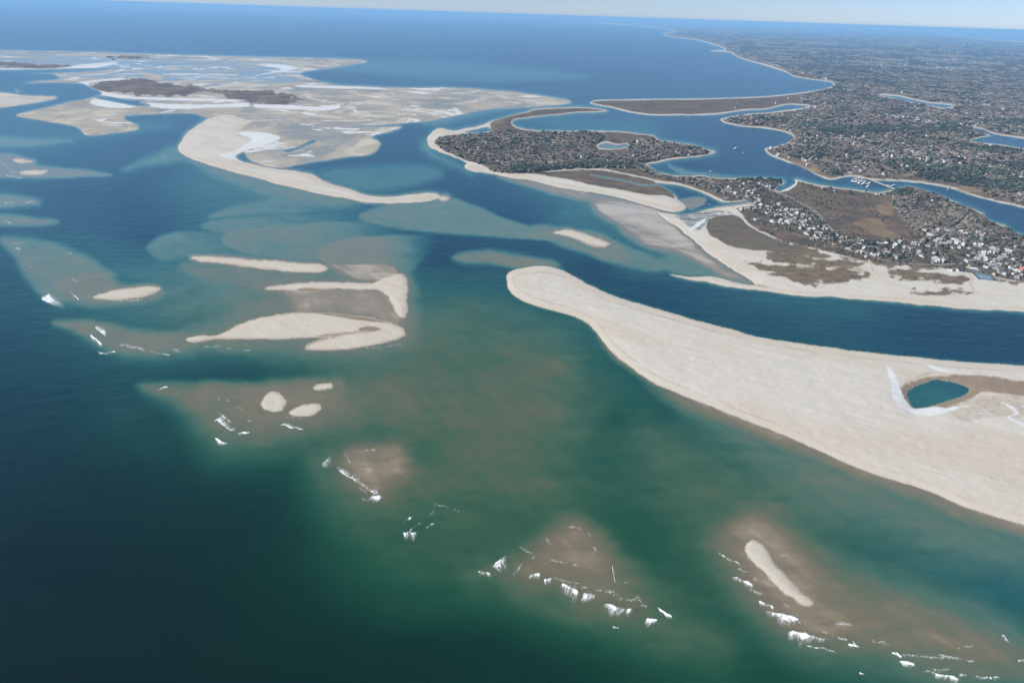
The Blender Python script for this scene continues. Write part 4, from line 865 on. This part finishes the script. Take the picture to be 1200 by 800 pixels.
# low scrub over heath, dune and village yards
def scrub():
    u, v = cand(560, 1380, 128, 345, .5)
    x, y = plan(u, v)
    w = gs(x, y, cov['heath']) * (1 - gs(x, y, cov['wood'])) * (1 - gs(x, y, cov['marsh'])) * .55 + gs(x, y, cov['vill']) * .5 + gs(x, y, cov['dune']) * .04
    w = w * ss(.42, .58, fbm(x / 45, y / 45, 141, 3)) * (gs(x, y, gH) > .7) * (gs(x, y, cov['tan']) < .4)
    x0 = np.hypot(np.hypot(x, y), CAM_H); apx = (x0 / FPX) ** 2 / (CAM_H / x0)
    ok = rng.random(len(u)) < w * np.minimum(1, apx / 12)
    x, y = x[ok], y[ok]
    d = np.array([np.min(np.hypot(a - house_xy[:, 0], b - house_xy[:, 1])) for a, b in zip(x, y)])
    x, y = x[d > 8], y[d > 8]; z = gs(x, y, gH); n = len(x); nq = 8
    V_ = []; C_ = []
    for i in range(n):
        r = rng.uniform(.9, 2.4); p = leafy(nq, r, r * .8) + (x[i], y[i], z[i] + r * .4)
        c = (BARE[rng.integers(0, 6)] * np.array([1.0, .95, .85]) if rng.random() < .62 else EVER[rng.integers(0, 4)]) * rng.uniform(.8, 1.3)
        V_.append(p); C_.append(np.tile(np.append(c, 1), (nq * 4, 1)))
    f = np.arange(n * nq * 4).reshape(-1, 4)
    link('scrub', mesh_from('scrub', np.concatenate(V_), f, {'tint': np.concatenate(C_)}, M_FOL, False), kind='stuff', label='low brown and dark green bushes scattered over heath and yards')
    return n
print('SCRUB', scrub())

# single dark trees standing among the houses
M_BARK = simple('bark', (.10, .085, .07), .95, .2)
def tree_data(k):
    b = bmesh.new(); hh = 4.0
    for i in range(6):
        pass
    ring = []
    for (z, r) in ((-.6, .34), (1.5, .26), (hh, .12)):
        ring.append([b.verts.new((r * math.cos(a * math.pi / 3), r * math.sin(a * math.pi / 3), z)) for a in range(6)])
    for i in range(2):
        for a in range(6): b.faces.new((ring[i][a], ring[i][(a + 1) % 6], ring[i + 1][(a + 1) % 6], ring[i + 1][a]))
    for a in range(5):                                   # limbs
        t = a * 1.25 + k; z0 = 1.7 + .4 * a
        v = [b.verts.new((0, 0, z0)), b.verts.new((.08, .08, z0 + .25)), b.verts.new((1.6 * math.cos(t), 1.6 * math.sin(t), z0 + 1.1))]
        b.faces.new(v)
    trunk = done(b, 'trunk', M_BARK)
    p = leafy(46, 1, 1, size=.42)
    w = 1 - .45 * np.clip(p[:, 2:3], 0, 1)
    p = np.column_stack([p[:, :2] * 2.7 * w, p[:, 2:3] * 2.9 + 4.1])
    c = EVER[k % 4] * np.repeat(rng.uniform(.75, 1.3, 46), 4)[:, None]
    crown = mesh_from('crown', p, np.arange(len(p)).reshape(-1, 4), {'tint': np.column_stack([c, np.ones(len(c))])}, M_FOL, False)
    return trunk, crown
TD = [tree_data(k) for k in range(5)]
TREE_ZONES = [('dark evergreen tree among the houses of the inlet village', [(845,218),(890,222),(935,246),(905,262),(885,252),(870,240)], 60),
              ('dark evergreen tree among the houses beside the causeway bend', [(930,250),(955,254),(985,280),(970,288),(935,270)], 45),
              ('dark evergreen tree among the houses above the dune beach', [(975,280),(1030,284),(1062,284),(1060,304),(1010,299)], 60),
              ('dark evergreen tree among the houses around the tennis court', [(1065,283),(1100,276),(1150,276),(1198,298),(1210,325),(1165,315),(1100,308)], 75),
              ('dark evergreen tree beside the river south of the bridge', [(935,216),(960,219),(1030,227),(1020,233),(940,222)], 16),
              ('dark evergreen tree at the edge of the harbour isthmus', [(770,206),(800,211),(850,224),(842,227),(800,214)], 24)]
tree_xy = np.zeros((0, 2))
for lab, poly, n in TREE_ZONES:
    P = np.array(poly); k = 0
    for _ in range(3000):
        if k >= n: break
        u = rng.uniform(P[:, 0].min(), P[:, 0].max()); v = rng.uniform(P[:, 1].min(), P[:, 1].max())
        if inside(poly, u, v)[0] < 0: continue
        x, y = [float(q) for q in plan(u, v)]; z = float(gs(x, y, gH))
        if z < .9 or np.min(np.hypot(house_xy[:, 0] - x, house_xy[:, 1] - y)) < 9 or (len(tree_xy) and np.min(np.hypot(tree_xy[:, 0] - x, tree_xy[:, 1] - y)) < 5): continue
        tree_xy = np.vstack([tree_xy, (x, y)]); k += 1
        e = bpy.data.objects.new('evergreen_tree', None); col.objects.link(e); e.location = (x, y, z); e.rotation_euler = (0, 0, rng.uniform(0, 6.28))
        s_ = rng.uniform(.85, 1.5); e.scale = (s_ * rng.uniform(.9, 1.25), s_ * rng.uniform(.9, 1.25), s_)
        e['label'] = lab; e['category'] = 'tree'; e['group'] = lab.replace('dark evergreen tree', 'dark evergreen trees')
        t, c = TD[rng.integers(0, 5)]
        link('trunk', t, e); link('crown', c, e)

# ------------------------------------------------------------------ the houses and sheds too far to tell apart
def far_houses():
    bw, br = [], []
    def zoneu(n, f): 
        out = []
        while len(out) < n:
            u, v = f(); out.append((u, v))
        return out
    pts = []
    strips = [((945,126),(1010,132),1.3,50),((1000,131),(1060,141),1.5,60),((1060,140),(1125,149),1.6,60),((1115,147),(1145,150),1.5,24),((930,104),(985,108),1.5,30),((985,98),(1060,106),3,35),((1055,88),(1085,97),2.5,50),((1160,98),(1215,106),3,90),((1100,135),(1200,146),4,60),((1130,120),(1200,134),4,50),
              ((850,60),(975,96),1.2,60),((790,38),(850,56),.8,30),((900,60),(1200,90),10,120),((880,40),(1180,62),6,90),((1150,185),(1210,215),7,60),((1040,175),(1120,200),6,50),((940,150),(1060,185),9,60),((1200,180),(1340,250),14,60),((1200,110),(1350,160),12,60)]
    for (ax, ay), (bx, by), w, n in strips:
        for _ in range(n):
            t = rng.random(); pts.append((ax + (bx - ax) * t + rng.normal(0, w), ay + (by - ay) * t + rng.normal(0, w * .5), 1.0))
    for _ in range(420):
        v = 28 + 180 * rng.random() ** 1.6; pts.append((rng.uniform(860, 1350), v, 1.0))
    for u, v, L in [(1100,70,50),(1108,70.3,60),(1118,70.6,50),(1102,61,40),(1112,61.3,40),(1188,103,45),(1194,105,60),(1199,101,40),(955,51.5,50),(962,51.8,40),(1036,50,40)]: pts.append((u, v, L / 14.))
    Vw, Fw, Vr, Fr = [], [], [], []
    tones = []
    for u, v, k in pts:
        x, y = [float(q) for q in plan(u, v)]
        if gs(x, y, gH) < .9 or gs(x, y, gL) != 2: continue
        z = float(gs(x, y, gH)); dist = math.hypot(x, y)
        L, W = rng.uniform(8, 13) * k, rng.uniform(6, 8) * min(k, 2); h = rng.uniform(5.5, 8.5); rise = W * .35
        a = rng.uniform(0, 3.14); ca, sa = math.cos(a), math.sin(a)
        def P(lx, ly, lz): return (x + ca * lx - sa * ly, y + sa * lx + ca * ly, z + lz)
        b = len(Vw); A_, B_ = L / 2, W / 2
        Vw += [P(-A_,-B_,-1),P(A_,-B_,-1),P(A_,B_,-1),P(-A_,B_,-1),P(-A_,-B_,h),P(A_,-B_,h),P(A_,B_,h),P(-A_,B_,h),P(-A_,0,h+rise),P(A_,0,h+rise)]
        Fw += [(b,b+1,b+5,b+4),(b+2,b+3,b+7,b+6),(b+1,b+2,b+6,b+5),(b+3,b,b+4,b+7),(b+5,b+6,b+9,b+9),(b+7,b+4,b+8,b+8)]
        Fw += [(b+4,b+5,b+9,b+8),(b+6,b+7,b+8,b+9)]
        wt = (.58,.57,.56) if rng.random() < .45 else (.33,.32,.31); rt_ = [(.36,.36,.36),(.28,.28,.28),(.14,.13,.13)][rng.integers(0, 3)]
        tones.append((wt, rt_))
    me = bpy.data.meshes.new('far_houses'); me.from_pydata(Vw, [], [tuple(dict.fromkeys(f)) for f in Fw])
    mats = {}
    for t_ in {t for p in tones for t in p}:
        mats[t_] = len(me.materials); me.materials.append(simple('far_wall', t_, .85, .05, .1))
    mi = []
    for wt, rt_ in tones: mi += [mats[wt]] * 6 + [mats[rt_]] * 2
    me.polygons.foreach_set('material_index', np.array(mi, np.int32)); me.update()
    link('houses', me, kind='stuff', label='many small pale houses scattered through the far mainland woods')
far_houses()

# ------------------------------------------------------------------ tennis court, piers, bridge, boats, water tower
M_BLUE = simple('court_blue', (.13, .20, .27), .85, .08, .1); M_LINE = simple('court_line', (.75, .75, .75), .8, .04); M_FENCE = simple('fence_net', (.05, .07, .06), .8, .1); M_WOOD = simple('weathered_timber', (.34, .31, .27), .9, .15, .8)
M_PAVE = simple('pale_pavement', (.55, .53, .50), .9, .08, .2)
def empty(name, loc, rz=0, **props):
    e = bpy.data.objects.new(name, None); col.objects.link(e); e.location = loc; e.rotation_euler = (0, 0, rz)
    for k, v in props.items(): e[k] = v
    return e
def court():
    x0, y0, z0 = spot(1150, 322.5)
    ax, ay = plan(1141, 322.3, z0); bx, by = plan(1159.5, 324.2, z0); rz = math.atan2(by - ay, bx - ax); Lx = math.hypot(bx - ax, by - ay) * 1.02
    cx_, cy_ = plan(1151, 317.2, z0); dx_, dy_ = plan(1150, 326.3, z0); Ly = math.hypot(cx_ - dx_, cy_ - dy_)
    z0 = max(z0, 2.0)
    e = empty('tennis_court', (x0, y0, z0 + .5), rz, label='blue tennis court behind a dark fence at the top of the dune beach', category='tennis court')
    b = bmesh.new(); box(b, -Lx/2, Lx/2, -Ly/2, Ly/2, -4, 0); link('court_surface', done(b, 'court_surface', M_BLUE), e)
    b = bmesh.new(); n = 2
    for c in range(n):
        ox = -Lx/2 + Lx * (c + .5) / n; w = 5.5; hh = min(11.9, Ly/2 - 4)
        for (p0, p1, q0, q1) in [(-w,-w+.3,-hh,hh),(w-.3,w,-hh,hh),(-w,w,-hh,-hh+.3),(-w,w,hh-.3,hh),(-w+1.4,-w+1.6,-hh,hh),(w-1.6,w-1.4,-hh,hh),(-w+1.6,w-1.6,-6.5,-6.3),(-w+1.6,w-1.6,6.3,6.5)]:
            z_ = .004 + .004 * ((p0, q0) != (-w, -hh)); box(b, ox+p0, ox+p1, q0, q1, .001, z_ + .01)
    link('court_lines', done(b, 'court_lines', M_LINE), e)
    for c in range(n):
        ox = -Lx/2 + Lx * (c + .5) / n; b = bmesh.new(); box(b, ox-6.2, ox+6.2, -.04, .04, .02, 1.0); link('net', done(b, 'net', M_FENCE), e)
    b = bmesh.new()
    for s_ in (-1, 1):
        for k in range(9):
            X = -Lx/2 + Lx * k / 8; box(b, X-.07, X+.07, s_*Ly/2-.07, s_*Ly/2+.07, .02, 3.2)
        box(b, -Lx/2, Lx/2, s_*Ly/2-.03, s_*Ly/2+.03, 3.0, 3.1); box(b, -Lx/2, Lx/2, s_*Ly/2-.03, s_*Ly/2+.03, .5, .6)
        box(b, s_*Lx/2-.03, s_*Lx/2+.03, -Ly/2, Ly/2, .1, 3.0)
    link('fence', done(b, 'fence', M_FENCE), e)
    # pale parking apron behind it
    b = bmesh.new(); box(b, -Lx/2 + 1, Lx/2 - 8, Ly/2 + 3, Ly/2 + 20, -3, .3)
    o = link('parking_apron', done(b, 'parking_apron', M_PAVE), kind='structure'); o.location = (x0, y0, z0 + .5); o.rotation_euler = (0, 0, rz)
court()
def pier(name, p0, p1, width, z, label, cat, fingers=0, rail=True, mat=None):
    x0, y0 = [float(q) for q in plan(*p0)]; x1, y1 = [float(q) for q in plan(*p1)]
    L = math.hypot(x1 - x0, y1 - y0); e = empty(name, (x0, y0, 0), math.atan2(y1 - y0, x1 - x0), label=label, category=cat)
    b = bmesh.new(); box(b, 0, L, -width/2, width/2, z - .35, z); link('deck', done(b, 'deck', mat or M_WOOD), e)
    b = bmesh.new(); n = max(4, int(L / 6))
    for k in range(n + 1):
        for s_ in (-1, 1): X = L * k / n; Y = s_ * (width/2 + .2); box(b, X-.18, X+.18, Y-.18, Y+.18, -3, z + 1.0)
    link('piles', done(b, 'piles', M_WOOD), e)
    if rail:
        for s_ in (-1, 1):
            b = bmesh.new(); box(b, 0, L, s_*(width/2 - .15)-.06, s_*(width/2 - .15)+.06, z + .9, z + 1.05)
            for k in range(n + 1): X = min(L * k / n + .5, L); box(b, X-.06, X+.06, s_*(width/2-.15)-.05, s_*(width/2-.15)+.05, z, z + .9)
            link('railing', done(b, 'railing', M_WOOD), e)
    for k in range(fingers):
        X = L * (k + 1) / (fingers + 1); b = bmesh.new(); s_ = 1 if k % 2 else -1
        box(b, X - .9, X + .9, min(s_*width/2, s_*(width/2 + 16)), max(s_*width/2, s_*(width/2 + 16)), z - .9, z - .5); link('finger_dock', done(b, 'finger_dock', M_WOOD), e)
M_PALE = simple('bleached_timber', (.40, .385, .36), .9, .1, .6)
pier('timber_bridge', (1015,209.5), (1049,223), 9, 2.6, 'pale timber bridge crossing the river above the marina', 'bridge', 0, True, M_PALE)
pier('marina_dock', (1002,210.5), (1019,217.0), 4, 1.3, 'pale marina dock with finger piers in the river', 'dock', 5, False, M_PALE)
pier('timber_pier', (839,243.2), (876,238.6), 3.6, 1.5, 'long low timber pier lined with piles in the marsh inlet', 'pier', 0, False, M_PALE)
pier('timber_pier', (1114,219.0), (1110,223), 3, 1.4, 'short timber pier on the wooded river bank', 'pier', 0, False)

M_HULL = simple('white_hull', (.78, .78, .77), .4, .03, .6, .4); M_CAB = simple('cabin_white', (.70, .71, .72), .5, .04); M_DARKHULL = simple('dark_hull', (.06, .08, .12), .4, .1); M_GLASS = simple('cabin_glass', (.03, .04, .05), .2, .1)
def boat_meshes(hullmat, kind):
    b = bmesh.new(); secs = []
    for t, w, zk in [(-1, .80, -.25), (-.5, 1, -.4), (.1, 1, -.4), (.6, .68, -.3), (1, .06, .2)]:
        secs.append([b.verts.new((t * 5.2, s_ * 1.7 * w * f, z_)) for s_, f, z_ in ((-1, 1, 1.1 + .35 * max(t, 0)), (-1, .7, .1), (0, 0, zk), (1, .7, .1), (1, 1, 1.1 + .35 * max(t, 0)))])
    for i in range(4):
        for k in range(4): b.faces.new((secs[i][k], secs[i][k+1], secs[i+1][k+1], secs[i+1][k]))
        b.faces.new((secs[i][0], secs[i+1][0], secs[i+1][4], secs[i][4]))
    b.faces.new(secs[0])
    hull = done(b, 'hull', hullmat)
    b = bmesh.new(); box(b, -.6, 2.3, -1.05, 1.05, 1.0, 2.0); box(b, -.8, 1.3, -.95, .95, 2.002, 2.9); cabin = done(b, 'cabin', M_CAB)
    b = bmesh.new(); box(b, -.82, 1.33, -.97, .97, 2.2, 2.6); win = done(b, 'cabin_window', M_GLASS)
    return hull, cabin, win
BM = {'white': boat_meshes(M_HULL, 0), 'dark': boat_meshes(M_DARKHULL, 1)}
def boat(px, py, rz, colr, label, scale=1.0, group=None):
    x, y = [float(q) for q in plan(px, py)]
    e = empty('boat', (x, y, 0), rz, label=label, category='boat'); e.scale = (scale,) * 3
    if group: e['group'] = group
    h, c, w = BM[colr]; link('hull', h, e); cc = link('cabin', c, e); link('cabin_window', w, cc)
boat(862.3,174.3,.4,'white','white motor boat moored alone in the middle of the harbour', 1.9)
boat(870.5,180.2,1.0,'dark','dark hulled boat moored in the harbour near the white boat', 1.5)
boat(860,169.8,.2,'dark','small dark boat moored behind the white harbour boat', 1.1)
boat(833,201.2,.2,'white','small white boat anchored off the snowy isthmus beach', 1.1)
MB = [(999,212.2),(1001.5,213),(1004,213.2),(1003,210),(1006.5,214.6),(1009,212),(1011.5,216),(1013.5,213.6),(1017,218.8),(1008,208.6),(1012,209.6),(1019,214.8)]
for i, (a, b_) in enumerate(MB):
    boat(a, b_, rng.uniform(-.3, .9), 'white', f'{ORD[i] if i else "first"} white motor boat along the marina dock, counted from the harbour end', rng.uniform(1.2, 1.6), 'boats at the marina dock')
for i, (a, b_) in enumerate([(1040.5,217.8),(1044.5,218.6),(1047.5,217.4)]):
    boat(a, b_, rng.uniform(-.3, .9), 'white', ['white boat nearest the timber bridge on its upriver side','middle one of three white boats upriver of the timber bridge','white boat farthest from the timber bridge on its upriver side'][i], 1.3, 'boats upriver of the bridge')
def tower():
    x, y, z = spot(1128.7, 54.5)
    e = empty('water_tower', (x, y, z), 0, label='white round water tower rising from the distant woods', category='water tower')
    b = bmesh.new(); bmesh.ops.create_uvsphere(b, u_segments=20, v_segments=12, radius=15); bmesh.ops.scale(b, vec=(1, 1, .8), verts=b.verts); bmesh.ops.translate(b, vec=(0, 0, 36), verts=b.verts); link('tank', done(b, 'tank', M_HULL, True), e)
    b = bmesh.new(); bmesh.ops.create_cone(b, segments=16, radius1=7, radius2=4, depth=28, cap_ends=True); bmesh.ops.translate(b, vec=(0, 0, 12), verts=b.verts); link('stem', done(b, 'stem', M_HULL, True), e)
tower()

# ------------------------------------------------------------------ breakers on the shoals
M_FOAM = simple('sea_foam', (.80, .82, .84), .85, .05, .3, .1)
def flecks(P, size, z, out):
    n = len(P)
    a = rng.uniform(0, 6.28, n); s = size * rng.uniform(.5, 1.3, n); e = rng.uniform(.35, 1, n)
    for k, (dx, dy) in enumerate(((-1,-.5),(.7,-.9),(1,.6),(-.6,.8))):
        out[:, k, 0] = P[:, 0] + np.cos(a) * dx * s - np.sin(a) * dy * s * e
        out[:, k, 1] = P[:, 1] + np.sin(a) * dx * s + np.cos(a) * dy * s * e
        out[:, k, 2] = z + rng.uniform(0, .25, n)
    return out
def foam_sheet():
    w = NT('breaking_foam', .8, .3)
    cx = w.n('ShaderNodeCombineXYZ'); w.l(w.attr('foam_t'), cx.inputs[0]); w.l(w.attr('foam_k'), cx.inputs[1])
    def grain(sx, sy, d):
        m = w.n('ShaderNodeMapping'); m.inputs['Scale'].default_value = (sx, sy, 1); w.l(cx.outputs[0], m.inputs['Vector']); return w.noise(m.outputs[0], 1, 4, .7, d)
    n1 = w.mr(grain(.42, .055, .4), .36, .62); n2 = w.mr(grain(.16, .10, .8), .34, .62); n3 = w.mr(w.noise(w.pos(), .5, 4, .75), .35, .65)
    e = w.attr('foam')
    lace = w.mul(n1, w.mr(n2, 0, 1, .35, 1.0, False))
    body = w.mul(w.mr(e, 0, .9, .0, 1.0), w.mr(w.mul(lace, w.mr(n3, 0, 1, .55, 1.15, False)), 0, .75, .06, 1.0))
    al = w.mul(w.math('ADD', w.mul(body, .8), w.mul(w.mr(e, .72, 1.0), w.mr(n2, .1, .7, .15, .9))), .92)
    w.base((.80, .82, .84, 1)); w.val(w.b.inputs['Alpha'], al)
    return w.m
M_SHEET = foam_sheet()
def wave_mesh(name, A_, B_, tail, width_px, dens=1.0, bow=0.0):
    """a sheet of broken foam: a raised crest from A to B (chart) thinning out along `tail`"""
    L = math.hypot(B_[0] - A_[0], B_[1] - A_[1]); nt = max(10, int(L * 2.2)); nk = 12
    t = np.linspace(0, 1, nt); sd = A_[0] * 3.1 + A_[1]
    nb = vnoise(t * max(2.0, L / 7), np.full(nt, sd), 5); nc = vnoise(t * max(2.5, L / 4), np.full(nt, sd + 9), 6)
    reach = (.35 + 1.15 * nb) * (1 - .6 * abs(2 * t - 1) ** 2.5)
    crest = (vnoise(t * 4, np.full(nt, sd + 3), 8) - .5) * min(3.5, .16 * L) + (nc - .5) * min(1.6, .08 * L)
    k = np.concatenate([[-.22, -.08], np.linspace(0, 1, nk) ** 1.3 * 1.25])
    T, K = np.meshgrid(t, k, indexing='ij')
    u = A_[0] + (B_[0] - A_[0]) * T + tail[0] * K * reach[:, None]; v = A_[1] + (B_[1] - A_[1]) * T + tail[1] * K * reach[:, None] + crest[:, None] + bow * 4 * T * (1 - T)
    flat = np.maximum(0, .8 - math.hypot(*tail) * .2)
    v = v + flat * (K - .1)
    x, y = plan(u, v)
    end = ss(0, .16, T) * ss(1, .84, T)
    env = np.where(K < 0, np.clip(1 + K * 5, 0, 1), np.clip(1 - K / 1.25, 0, 1) ** 1.4) * end * (.45 + .85 * nb[:, None]) * dens
    x0, y0 = plan(*A_)
    along = np.hypot(x[:, 2:3] - x0, y[:, 2:3] - y0) * np.ones_like(T); back = np.hypot(x - x[:, 2:3], y - y[:, 2:3]) * np.sign(K)
    z = .12 + .75 * np.exp(-(K / .16) ** 2) * end
    i = (np.arange(nt - 1)[:, None] * len(k) + np.arange(len(k) - 1)[None]).ravel()
    f = np.stack([i, i + len(k), i + len(k) + 1, i + 1], 1)
    return mesh_from(name, np.stack([x.ravel(), y.ravel(), z.ravel()], 1), f, {'foam': env.ravel(), 'foam_t': along.ravel() + sd, 'foam_k': back.ravel()}, M_SHEET)
BIG = [ # crest start, crest end, tail, label
 ((50,352.5),(59,343.5),(14,7),'white triangular breaker west of the crescent sandbar'),
 ((81,341),(94,353.5),(-3,-3),'thin slanting breaker just off the west end of the crescent sandbar'),
 ((104.5,391.5),(120.5,403),(1,5),'white triangular breaker at the seaward end of the whale sandbar shoal'),
 ((116.5,415.6),(137.5,413),(-6,-4),'lowest pale breaker off the whale sandbar shoal'),
 ((139,404),(172,411.5),(2,-5),'long broken breaker trailing towards the whale sandbar'),
 ((173,411.5),(201,417.5),(1,-2),'thin foam line ending the breaker below the whale sandbar'),
 ((109,383),(126,395),(2,-3),'faint ragged breaker above the triangular one on the whale sandbar shoal'),
 ((185,456.5),(197,453),(0,1),'small lone breaker at the tip of the shoal with the round sandbar'),
 ((252,480),(273,496),(-3,-4),'topmost of the ragged breakers left of the round sandbar'),
 ((249,491),(276,505),(4,-4),'middle ragged breaker on the edge of the round sandbar shoal'),
 ((276,508.5),(294,506.5),(-2,2),'flat breaker ending the edge of the round sandbar shoal'),
 ((251,514),(268,519.5),(-2,3),'bright wedge breaker lowest on the round sandbar shoal'),
 ((327,498),(357,505),(2,-3),'long low breaker below the oval sandbar'),
 ((376,546),(388,535),(5,9),'bright triangular breaker at the head of the bare brown shoal'),
 ((392,547),(447,583),(3,-5),'long slanting breaker along the edge of the bare brown shoal'),
 ((423,585),(449,582),(-3,5),'short breaker closing the foot of the bare brown shoal'),
 ((403,531),(412,544),(3,1),'thin curved breaker inside the bare brown shoal'),
 ((472,613),(486,603),(-2,2),'left breaker of the loose cluster below the brown shoal'),
 ((480,621),(494,612),(-2,2),'middle breaker of the loose cluster below the brown shoal'),
 ((471.5,624.5),(489,623.5),(1,9),'bright triangular breaker lowest in the cluster below the brown shoal'),
 ((499,618),(511,612),(-1,2),'right breaker of the loose cluster below the brown shoal'),
 ((502,604),(512,596),(-3,4),'faint upper breaker of the loose cluster below the brown shoal'),
 ((559,669.5),(577,673),(2,6),'bright wedge breaker at the west point of the foremost shoal'),
 ((576,664),(595,651),(4,7),'square pale breaker on the west slope of the foremost shoal'),
 ((600,674),(615,660),(-2,5),'thin slanting breaker beside the square one on the foremost shoal'),
 ((619,675),(635,673),(-2,5),'broad faint breaker on the seaward slope of the foremost shoal'),
 ((637,680),(648,678),(0,6),'small upright breaker on the seaward slope of the foremost shoal'),
 ((656,683),(680,694.5),(-3,13),'large fringed breaker in the middle of the foremost shoal edge'),
 ((683,695),(699,698.5),(-5,7),'fringed breaker just right of the large one on the foremost shoal'),
 ((706,707),(743,716),(-4,9),'longest white breaker on the foremost shoal edge'),
 ((757,724),(772,727),(-5,7),'bright wedge breaker near the east end of the foremost shoal'),
 ((769,710.5),(790,724),(1,4),'faint double breaker at the east end of the foremost shoal'),
 ((717,734),(726,736),(0,1),'tiny lone breaker seaward of the foremost shoal'),
 ((717,661),(721,684),(2,1),'thin upright breaker on the east slope of the foremost shoal'),
 ((841,648),(870,663),(0,2),'thin uppermost breaker beside the paddle sandbar'),
 ((857,675),(884,686),(0,5),'slender second breaker beside the paddle sandbar'),
 ((888,704),(908,712),(0,5),'short thick breaker below the paddle sandbar'),
 ((896,715),(942,729),(-2,7),'long fringed breaker below the paddle sandbar'),
 ((921,739),(974,750),(-3,11),'largest white breaker below the foot of the paddle sandbar'),
 ((942,755.5),(983,764),(2,1),'string of small white crests seaward of the largest breaker'),
 ((993,754),(1008,758),(-2,3),'small breaker right of the largest one below the paddle sandbar'),
 ((1044,764),(1058,768),(-1,3),'short breaker west of the long pair near the photo corner shoal'),
 ((1052,774),(1074,780),(1,5),'pale breaker beginning the long pair at the corner shoal'),
 ((1079,785),(1128,796),(-2,6),'long white breaker at the outer edge of the corner shoal'),
 ((1006,788),(1013,790),(0,1),'tiny round breaker alone off the corner shoal'),
]
for A_, B_, tl, lab in BIG:
    L = math.hypot(B_[0] - A_[0], B_[1] - A_[1])
    link('breaking_wave', wave_mesh('breaking_wave', A_, B_, (tl[0] * 1.25, tl[1] * 1.25), 3.0, 1.3), label=lab + '', category='wave', group='breaking waves on the shoals')
# loose foam flecks and lines too small to count
def surf():
    lines = [((18,292),(24,294),1),((8,284),(44,286),.5),((35,315),(46,314),.5),((78,296),(84,298),.6),((74,320),(100,336),.5),((120,354),(170,349),.7),((240,405),(300,412),.45),((200,411),(216,410),.8),((255,468),(280,476),.7),((282,478),(300,486),.4),((284,492),(305,496),.5),
             ((335,490),(370,494),.4),((405,556),(440,560),.25),((425,528),(445,527),.5),((455,575),(470,567),.4),((415,568),(450,590),.4),((505,590),(540,600),.25),((668,616),(682,620),.7),((690,626),(706,662),.6),((640,632),(646,640),.6),((610,640),(640,660),.35),((618,645),(626,655),.6),((645,655),(690,665),.5),((650,676),(720,692),.5),((660,684),(690,690),.5),((700,690),(722,696),.8),
             ((735,682),(745,690),.9),((745,699),(758,712),.6),((726,700),(745,704),.6),((880,690),(930,712),.6),((865,665),(905,690),.4),((925,725),(975,745),.3),((980,730),(998,732),.6),((982,748),(1005,754),.8),((1020,750),(1040,755),.4),((1060,765),(1145,775),.35),((1095,768),(1120,772),.6),((1075,780),(1110,786),.6),((1175,744),(1192,758),.7),((1120,790),(1170,795),.6),((1190,772),(1230,776),.6),((1120,760),(1140,756),.3),
             ((-10,186),(30,208),.5),((0,206),(26,208),.8),((0,256),(14,262),.5),((20,236),(46,238),.6),((0,240),(16,238),.6),((360,411),(470,404),.25),((800,240.5),(845,240),.4)]
    V_ = []
    for (ax, ay), (bx, by), d in lines:
        n = int(d * (14 + 7.5 * math.hypot(bx - ax, by - ay)))
        t = rng.random(n); nb = vnoise(t * 6, np.full(n, ax * 1.7), 9); t = t[nb > .5]
        u = ax + (bx - ax) * t + rng.normal(0, 1.2, len(t)); v = ay + (by - ay) * t + rng.normal(0, .8, len(t)) + 4.0 * (vnoise(t * 3, np.full(len(t), ay), 4) - .5)
        x, y = plan(u, v); out = np.empty((len(t), 4, 3)); px = np.hypot(np.hypot(x, y), CAM_H) / FPX
        V_.append(flecks(np.stack([x, y], 1), .30 * px.mean(), .12, out).reshape(-1, 3))
    V_ = np.concatenate(V_)
    link('surf_foam', mesh_from('surf_foam', V_, np.arange(len(V_)).reshape(-1, 4), None, M_FOAM, False), kind='stuff', label='scattered white foam flecks and lines over the submerged shoals')
surf()
# ------------------------------------------------------------------ air
def haze():
    m = bpy.data.materials.new('haze'); m.use_nodes = True; t = m.node_tree
    for n in list(t.nodes): t.nodes.remove(n)
    v = t.nodes.new('ShaderNodeVolumePrincipled'); o = t.nodes.new('ShaderNodeOutputMaterial')
    v.inputs['Color'].default_value = (.33, .62, .98, 1); v.inputs['Density'].default_value = 3.9e-5; v.inputs['Anisotropy'].default_value = 0.0
    t.links.new(v.outputs[0], o.inputs['Volume'])
    try: m.cycles.homogeneous_volume = True
    except Exception: pass
    R = R_MAX * 1.05; b, tp = -4.0, CAM_H + 20
    xyz = [(-R, -800, b), (R, -800, b), (R, R, b), (-R, R, b), (-R, -800, tp), (R, -800, tp), (R, R, tp), (-R, R, tp)]
    me = mesh_from('haze', xyz, [(0, 3, 2, 1), (4, 5, 6, 7), (0, 1, 5, 4), (1, 2, 6, 5), (2, 3, 7, 6), (3, 0, 4, 7)], None, m, False)
    link('haze', me, kind='stuff')
haze()
